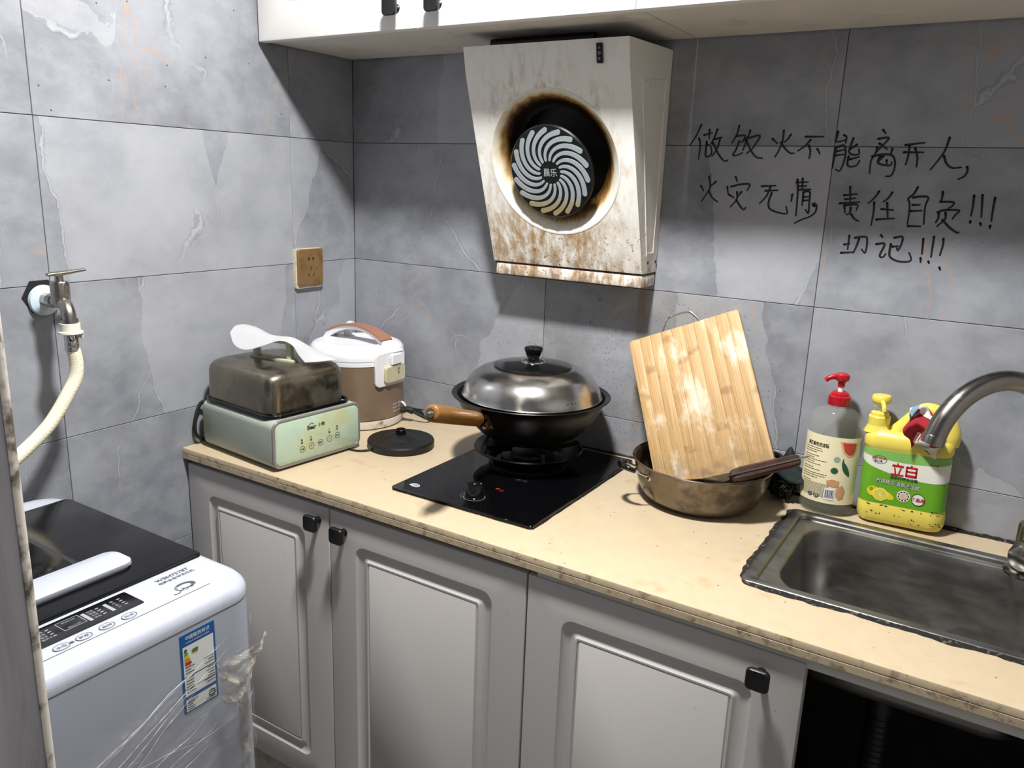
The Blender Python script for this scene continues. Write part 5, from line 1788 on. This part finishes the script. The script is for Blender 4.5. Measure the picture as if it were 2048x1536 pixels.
# ------------------------------------------------------------------ tap and hose on the left wall
tap = thing('water_tap', 'nickel lever water tap on the left wall above the washing machine', 'tap', (0, -.835, 1.176))
TP = Vector((0, -.835, 1.176))
part('pipe_hole', lathe(M(), [(0, .0002), (.034, .0002), (.034, .0012), (0, .0012)], 6, TP + Vector((0, -.002, .004)), (1, 0, 0)), MT['rubber'], tap, sharp=True)
part('escutcheon', lathe(M(), [(0, .001), (.0265, .001), (.0285, .004), (.0270, .010), (.016, .013), (0, .013)], 36, TP + Vector((0, .001, -.003)), (1, 0, 0)), plain('pale_plastic_cover', rgb(206, 222, 232), 0.3, var=0.05), tap)
part('inlet', lathe(M(), [(.0115, .010), (.0115, .030), (.0135, .032), (.0135, .044), (.0115, .046), (.0110, .070), (0, .070)], 28, TP, (1, 0, 0)), MT['tap_steel'], tap)
m = M()
lathe(m, [(0, 1.166), (.0120, 1.168), (.0155, 1.176), (.0160, 1.190), (.0160, 1.212), (.0140, 1.215), (.0075, 1.2155), (.0070, 1.226), (0, 1.226)], 32, (.072, -.839, 0))
part('valve_body', m, MT['tap_steel'], tap)
m = M()
sp = smooth([(.074, -.839, 1.178), (.086, -.840, 1.173), (.096, -.842, 1.163), (.100, -.843, 1.150), (.100, -.843, 1.144)], 5)
tube(m, sp, [.0130 - .0012 * math.sin(PI * i / (len(sp) - 1)) for i in range(len(sp))], 24)
lathe(m, [(0.0138, 1.150), (.0142, 1.148), (.0142, 1.142), (.013, 1.141)], 28, (.100, -.843, 0))
part('spout', m, MT['tap_steel'], tap)
m = M()
lv = [Vector((.072, -.839 + y, 1.2285 + z)) for y, z in ((-.020, -.001), (-.012, 0), (0, 0), (.014, .001), (.030, .0025), (.048, .004))]
S = []
for c_, w, h in zip(lv, (.006, .0078, .0085, .0080, .0066, .0058), (.0026, .0032, .0036, .0032, .0028, .0024)):
    S.append([c_ + Vector((x, 0, z)) for x, z in rr2(2 * w, 2 * h, min(w, h) * .8, 3)])
loft(m, S)
part('lever', m, MT['tap_steel'], tap)
hose = thing('inlet_hose', 'cream braided inlet hose hanging from the wall tap', 'hose', (.100, -.843, 1.09))
MT['hose_white'] = plain('cream_plastic_nut', rgb(236, 230, 214), 0.4, var=0.05)
m = M()
lathe(m, [(.0125, 1.1435), (.0165, 1.1430), (.0165, 1.1290), (.0205, 1.1280), (.0205, 1.1250), (.0165, 1.1240), (.0120, 1.1230)], 32, (.100, -.843, 0))
box(m, .094, .106, -.828, -.8235, 1.114, 1.128, .001)
part('coupling', m, MT['hose_white'], hose)
part('crimp', lathe(M(), [(.0100, 1.126), (.0116, 1.124), (.0116, 1.112), (.0108, 1.110), (.0120, 1.108), (.0122, 1.103), (.0112, 1.101), (.0120, 1.099), (.0120, 1.093), (.010, 1.092)], 28, (.100, -.843, 0)), MT['steel'], hose)
t = NT('braided_hose')
co = t.co()
c = t.mix(t.step(t.noise(co, 90, 5, .7), .60, .72, 0, .55), rgb(238, 230, 206), rgb(190, 150, 90))
w1 = t.wave(t.map(co, (1, 1, 1), (0.8, 0.5, 0)), 90.0, 0.0, 0.0)
w2 = t.wave(t.map(co, (1, 1, 1), (-0.8, -0.5, 0)), 90.0, 0.0, 0.0)
t.bump(t.math('MULTIPLY', w1, w2), 0.25, 0.001)
MT['hose'] = t.done(c, 0.7, 0.0)
m = M()
tube(m, smooth([(.100, -.843, 1.098), (.100, -.8405, 1.088), (.100, -.8386, 1.0654), (.100, -.8425, 1.043), (.100, -.8550, 1.0217), (.100, -.8814, .9853), (.100, -.9064, .9586), (.100, -.9484, .9279), (.108, -1.01, .895), (.130, -1.10, .85), (.15, -1.18, .80)], 8), .0118, 18)
part('braided_tube', m, MT['hose'], hose)

# ------------------------------------------------------------------ washing machine
MX0, MX1, MY0, MY1 = .190, .700, -1.470, -.948
mcx, mcy = (MX0 + MX1) / 2, (MY0 + MY1) / 2
mw, md = MX1 - MX0, MY1 - MY0
wm = thing('washing_machine', 'white top loading washing machine with black glass lid', 'washing machine', (mcx, mcy, 0))
MT['wm_body'] = plain('silver_grey_panel', rgb(184, 190, 206), 0.38, 0.1, var=0.04)
MT['wm_white'] = plain('washer_white', rgb(176, 181, 194), 0.28, var=0.03)
m = M()
rloft(m, [(mw - .02, md - .02, .04, .02, mcx, mcy), (mw, md, .048, .035, mcx, mcy), (mw, md, .048, .8515, mcx, mcy), (mw - .004, md - .004, .046, .8530, mcx, mcy)], 10)
part('cabinet', m, MT['wm_body'], wm)
for i, (x, y) in enumerate(((MX0 + .06, MY0 + .06), (MX0 + .06, MY1 - .06), (MX1 - .06, MY0 + .06), (MX1 - .06, MY1 - .06))):
    part('foot', lathe(M(), [(0, 0), (.02, 0), (.022, .006), (.016, .022), (0, .022)], 16, (x, y, 0)), MT['rubber'], wm)
m = M()
rloft(m, [(mw - .006, md - .006, .046, .8530, mcx, mcy), (mw + .001, md + .001, .048, .8545, mcx, mcy), (mw + .001, md + .001, .048, .8620, mcx, mcy), (mw - .003, md - .003, .048, .8690, mcx, mcy), (mw - .013, md - .013, .048, .8755, mcx, mcy), (mw - .034, md - .026, .044, .8794, mcx - .002, mcy), (mw - .060, md - .044, .040, .8800, mcx - .003, mcy)], 10, False, True)
part('top_frame', m, MT['wm_white'], wm, ang=50)
ZT = .8800
dk = plane_of((0, 0, ZT), (0, 1, 0), (-1, 0, 0))
m = M()
loft(m, [[Vector((x, y, ZT + h)) for x, y in rr2(w, d, .010, 5, .4215, -1.207)] for w, d, h in ((.342, .498, -.002), (.342, .498, .003), (.338, .494, .0042))])
wl = part('lid', m, plain('black_lid_glass', rgb(12, 12, 14), 0.10, var=0.3, scale=5, Specular_IOR_Level=0.22), wm, label='black glass lid')
m = M()
loft(m, [[Vector((x, y, ZT + h)) for x, y in rr2(w, d, .02, 6, .400, -1.255)] for w, d, h in ((.195, .36, .0040), (.195, .36, .0046), (.185, .35, .0046), (.180, .345, .0040))])
part('lid_window', m, plain('grey_lid_window', rgb(44, 46, 50), 0.16, var=0.5, scale=20), wl)
m = M()
loft(m, [[Vector((x, y, ZT + h)) for x, y in rr2(w, d, .016, 6, .526, -1.215)] for w, d, h in ((.050, .352, .003), (.054, .360, .008), (.053, .359, .0125), (.048, .354, .0145))])
part('lid_handle', m, MT['wm_white'], wl, label='white lid handle bar')
m = M()
loft(m, [[Vector((x, y, ZT + h)) for x, y in rr2(w, d, .003, 3, .6215, -1.222)] for w, d, h in ((.0445, .276, -.001), (.0445, .276, .0006), (.0440, .2755, .0008))])
cp = part('control_panel', m, plain('black_panel', rgb(16, 16, 18), 0.18), wm)
pd = plane_of((0, 0, ZT + .0009), (0, 1, 0), (-1, 0, 0))
m = M()
def rect_line(m, y0, y1, x0, x1, w, pf):
    P = [(y0, -x0), (y1, -x0), (y1, -x1), (y0, -x1), (y0, -x0)]
    for a, b in zip(P[:-1], P[1:]):
        ribbon(m, [a, b], w, pf, True)
rect_line(m, -1.178, -1.151, .606, .629, .0008, pd)
text(m, '剩余时间', -1.1645, -.6105, .003, pd, width=.016)
text(m, '预约小时', -1.1645, -.6255, .003, pd, width=.016)
for yc, names in ((-1.1355, ('标准', '快速', '大件', '浸泡')), (-1.1070, ('高', '中', '低', '少')), (-1.197, ('洗涤', '漂洗', '脱水', '桶风干'))):
    for k, s in enumerate(names):
        text(m, s, yc - .002 + .0, -(.6105 + .0062 * k), .0042, pd, width=.0042 * len(s))
        poly2(m, [(yc + .005, -(.6115 + .0062 * k)), (yc + .009, -(.6115 + .0062 * k)), (yc + .009, -(.6095 + .0062 * k)), (yc + .005, -(.6095 + .0062 * k))], pd)
    poly2(m, [(yc - .013, -.6325), (yc - .0085, -.6325), (yc - .0085, -.6085), (yc - .013, -.6085)], pd) if yc > -1.15 else None
part('panel_print', m, plain('panel_grey_print', rgb(150, 152, 156), 0.5), cp, sharp=True)
MT['deck_print'] = plain('deck_print', rgb(78, 80, 88), 0.5)
for yc, s in ((-1.1986, '水位'), (-1.1721, '程序'), (-1.1437, '启动'), (-1.1149, '开/关')):
    m = M()
    loft(m, [[Vector((.6578 + r * .74 * math.cos(2 * PI * i / 28), yc + r * math.sin(2 * PI * i / 28), ZT + h)) for i in range(28)] for r, h in ((.0098, -.0005), (.0098, .0004), (.0092, .0008))])
    b = part('button', m, MT['wm_white'], wm)
    m = M()
    pb = plane_of((.6578, yc, ZT + .0010), (0, 1, 0), (-1, 0, 0))
    ring2(m, 0, 0, .0086, .0097, pb, 30, .74)
    text(m, s, 0, 0, .0060, pb, width=.0120, bold=.02)
    part('button_print', m, MT['deck_print'], b, sharp=True)
m = M()
pt_ = plane_of((0, 0, ZT + .0004), (0, 1, 0), (-1, 0, 0))
text(m, 'WBH7578T', -1.0200, -.6085, .0072, pt_, width=.050, bold=.02)
text(m, '电脑全自动洗衣机', -1.0200, -.6185, .0066, pt_, width=.053, bold=.01)
poly2(m, [(-1.1885, -.6595), (-1.1840, -.6595), (-1.1840, -.6565), (-1.1885, -.6565)], pt_)
ring2(m, -1.18625, -.6562, .0010, .0017, pt_, 14)
for k in range(4):
    P = []
    for i in range(15):
        q = i / 14
        a = -2.7 + 5.0 * q + k * .75
        r = .0068 + .0016 * k + .0016 * q
        P.append((-1.028 + r * math.cos(a) * 1.15, -.6480 + r * math.sin(a) * .8))
    ribbon(m, P, .0017, pt_, True, .7)
ribbon(m, smooth([(-1.034, -.6535, 0), (-1.041, -.6560, 0), (-1.046, -.6590, 0), (-1.051, -.6575, 0)], 5), .0018, pt_)
part('model_print', m, MT['deck_print'], wm, sharp=True, label='model name and swirl printed on the deck')
m = M()
ribbon(m, [(-1.44, -.6685), (-1.005, -.6685)], .0009, pt_, False)
part('deck_seam', m, MT['deck_print'], wm, sharp=True)
# energy label on the front
ep = lambda h: plane_of((MX1 + h, 0, 0), (0, 1, 0), (0, 0, 1))
ey0, ey1, ez0, ez1 = -1.0780, -1.0262, .7350, .8470
m = M()
prism(m, [(ey0, ez0), (ey1, ez0), (ey1, ez1), (ey0, ez1)], ep(.0002), .0004)
el_ = part('energy_label', m, plain('label_blue', rgb(20, 92, 158), 0.45, var=0.05), wm, sharp=True, label='blue and white energy label')
m = M()
for z0, z1 in ((.7870, .8300), (.7695, .7855), (.7590, .7685), (.7370, .7540)):
    poly2(m, [(ey0 + .003, z0), (ey1 - .003, z0), (ey1 - .003, z1), (ey0 + .003, z1)], ep(.0008))
text(m, '中国能效标识', -1.0521, .8410, .0060, ep(.0008), width=.036, bold=.01)
text(m, 'CHINA ENERGY LABEL', -1.0521, .8345, .0022, ep(.0008), width=.036)
part('white_fields', m, plain('label_paper', rgb(232, 234, 232), 0.5, var=0.04), el_, sharp=True)
m = M()
rg = random.Random(2)
for z0, z1, st in ((.7880, .8000, .0040), (.7705, .7845, .0042), (.7600, .7680, .004), (.7385, .7490, .0032)):
    z = z1
    while z > z0:
        for xa, xb in ((ey0 + .005, ey0 + .005 + rg.uniform(.008, .014)), (ey1 - .004 - rg.uniform(.008, .016), ey1 - .004)):
            ribbon(m, [(xa, z), (xb, z)], .0011, ep(.0012), False)
        z -= st
ring2(m, ey1 - .010, .7455, .0040, .0052, ep(.0012), 24)
text(m, '能效信息', ey0 + .013, .7515, .0040, ep(.0012), width=.015)
part('label_print', m, MT['print_black'], el_, sharp=True)
for k, (c_, w) in enumerate((((34, 96, 48), .0030), ((120, 168, 40), .0042), ((226, 206, 40), .0056), ((232, 150, 36), .0070), ((196, 46, 34), .0086))):
    m = M()
    z = .8265 - k * .0048
    poly2(m, [(ey0 + .005, z), (ey0 + .005 + w, z), (ey0 + .0065 + w, z - .002), (ey0 + .005 + w, z - .004), (ey0 + .005, z - .004)], ep(.0012))
    part('grade_bar', m, plain('grade_colour', rgb(*c_), 0.5, var=0.05), el_, sharp=True)
m = M()
poly2(m, [(ey0 + .015, .8200), (ey0 + .018, .8225), (ey0 + .025, .8225), (ey0 + .025, .8175), (ey0 + .018, .8175)], ep(.0012))
part('grade_pointer', m, plain('grade_green', rgb(88, 120, 40), 0.5), el_, sharp=True)

# torn clear film wrapped round the lower front of the machine
t = NT('clear_film')
co = t.co()
cr_ = t.noise(t.map(co, (1, 6, 22), (0.62, 0, 0)), 3.0, 5, 0.65, 1.2)
cr2 = t.noise(t.map(co, (1, 1, 1)), 26.0, 5, 0.7, 1.5)
al = t.math('ADD', 0.05, t.math('ADD', t.step(cr_, 0.58, 0.72, 0, 0.22), t.step(cr2, 0.60, 0.72, 0, 0.18)), True)
t.bump(t.math('ADD', cr_, t.mul(cr2, 0.6)), 1.0, 0.006)
MT['film'] = t.done(rgb(236, 232, 220), 0.12, 0.0, Alpha=al)
t = NT('dusty_film')
co = t.co()
cr2 = t.noise(co, 34.0, 5, 0.7, 1.5)
t.bump(cr2, 1.0, 0.006)
MT['film_flap'] = t.done(t.mix(t.step(cr2, .45, .7), rgb(226, 220, 202), rgb(170, 146, 112)), 0.2, 0.0, Alpha=t.step(cr2, 0.35, 0.68, 0.18, 0.5))
def ridge(y, z, k):
    s = 0
    for (a, b, c_, w, hgt) in k:
        d = abs((z - b) - a * (y - c_))
        s += hgt * math.exp(-(d / w) ** 1.2)
    return s
K = [(.42, .782, -1.10, .0022, .0055), (.46, .770, -1.12, .0018, .0045), (.52, .752, -1.12, .002, .005), (.60, .725, -1.13, .0022, .0050), (.36, .700, -1.10, .003, .0035), (.30, .668, -1.08, .003, .004), (-.1, .690, -1.04, .0025, .003), (.2, .640, -1.06, .003, .004), (.5, .62, -1.1, .003, .004), (.25, .60, -1.05, .003, .004)]
r_ = .048
def ff(u, v):
    arc = r_ * PI / 2
    s = -.43 + u * (.43 + arc + .03)
    top_ = .786 + .018 * math.sin(s * 17 + .5) - .03 * max(0, -.12 - s) + (.01 if s > 0 else 0)
    z = .40 + v * (top_ - .40)
    y_ = MY1 - r_ + s
    off = .0012 + ridge(min(y_, -.99), z, K) + .0025 * (mnoise.noise(Vector((s * 24, z * 30, 1.3))) + .6) * (.4 + v * .6)
    if s <= 0:
        return Vector((MX1 + off, MY1 - r_ + s, z))
    a = min(s / r_, PI / 2)
    e = max(s - arc, 0)
    return Vector((MX1 - r_ + (r_ + off) * math.cos(a) - e, MY1 - r_ + (r_ + off) * math.sin(a), z))
m = grid(M(), ff, 150, 110)
fm = part('plastic_film', m, MT['film'], wm, ang=180, label='torn clear plastic film')
MT['film_highlight'] = plain('film_highlight', rgb(236, 236, 232), 0.12, var=0.1, Alpha=0.30)  # whitish tubes along the film creases, painted as their highlight streaks
rg = random.Random(8)
for a_, b_, c_, w_, h_ in K + [(.44, .776, -1.11, .002, .004), (.55, .740, -1.125, .002, .004), (.33, .684, -1.09, .002, .004)]:
    m = M()
    y0_, y1_ = -1.26 + rg.uniform(0, .05), -1.03 + rg.uniform(-.05, .02)
    P = []
    for i in range(41):
        q = i / 40
        y_ = y0_ + (y1_ - y0_) * q
        z_ = b_ + a_ * (y_ - c_) + .007 * mnoise.noise(Vector((y_ * 22, b_ * 40, .5)))
        P.append(Vector((MX1 + .004 + h_ * .8, y_, z_)))
    tube(m, P, [max(.0001, .0008 * math.sin(PI * i / 40) ** .6 * (.15 + 1.9 * abs(mnoise.noise(Vector((i * .35, b_ * 90, 2.2)))))) for i in range(41)], 5)
    part('film_highlight_streak', m, MT['film_highlight'], fm, ang=180)
def fl(u, v):
    # flap: from the front corner out to a point
    base = Vector((.7035, -1.030 + .012 * v, .7890 - .075 * v))
    tipp = Vector((.702, -.9435, .7935))
    low = Vector((.7000, -.9850, .722))
    edge = tipp.lerp(low, v)
    p = base.lerp(edge, u)
    n_ = mnoise.noise(Vector((u * 5, v * 5, 3.1)))
    n2 = mnoise.noise(Vector((u * 14, v * 12, 7.7)))
    return p + Vector((.012 * math.sin(PI * u) + .009 * n_ + .004 * n2, 0, .003 * n_))
m = grid(M(), fl, 34, 26)
def fl2(u, v):
    p = Vector((.692, -.992, .735 - .19 * v)).lerp(Vector((.688, -.970 - .012 * v, .735 - .19 * v)), u)
    n_ = mnoise.noise(Vector((u * 3, v * 9, 5.1)))
    return p + Vector((.010 * math.sin(PI * u) + .006 * n_, .004 * n_, 0))
grid(m, fl2, 10, 40)
m.shift((.006, -.004, 0))
part('film_flap', m, MT['film_flap'], wm, ang=180, label='yellowed flap of film sticking out')
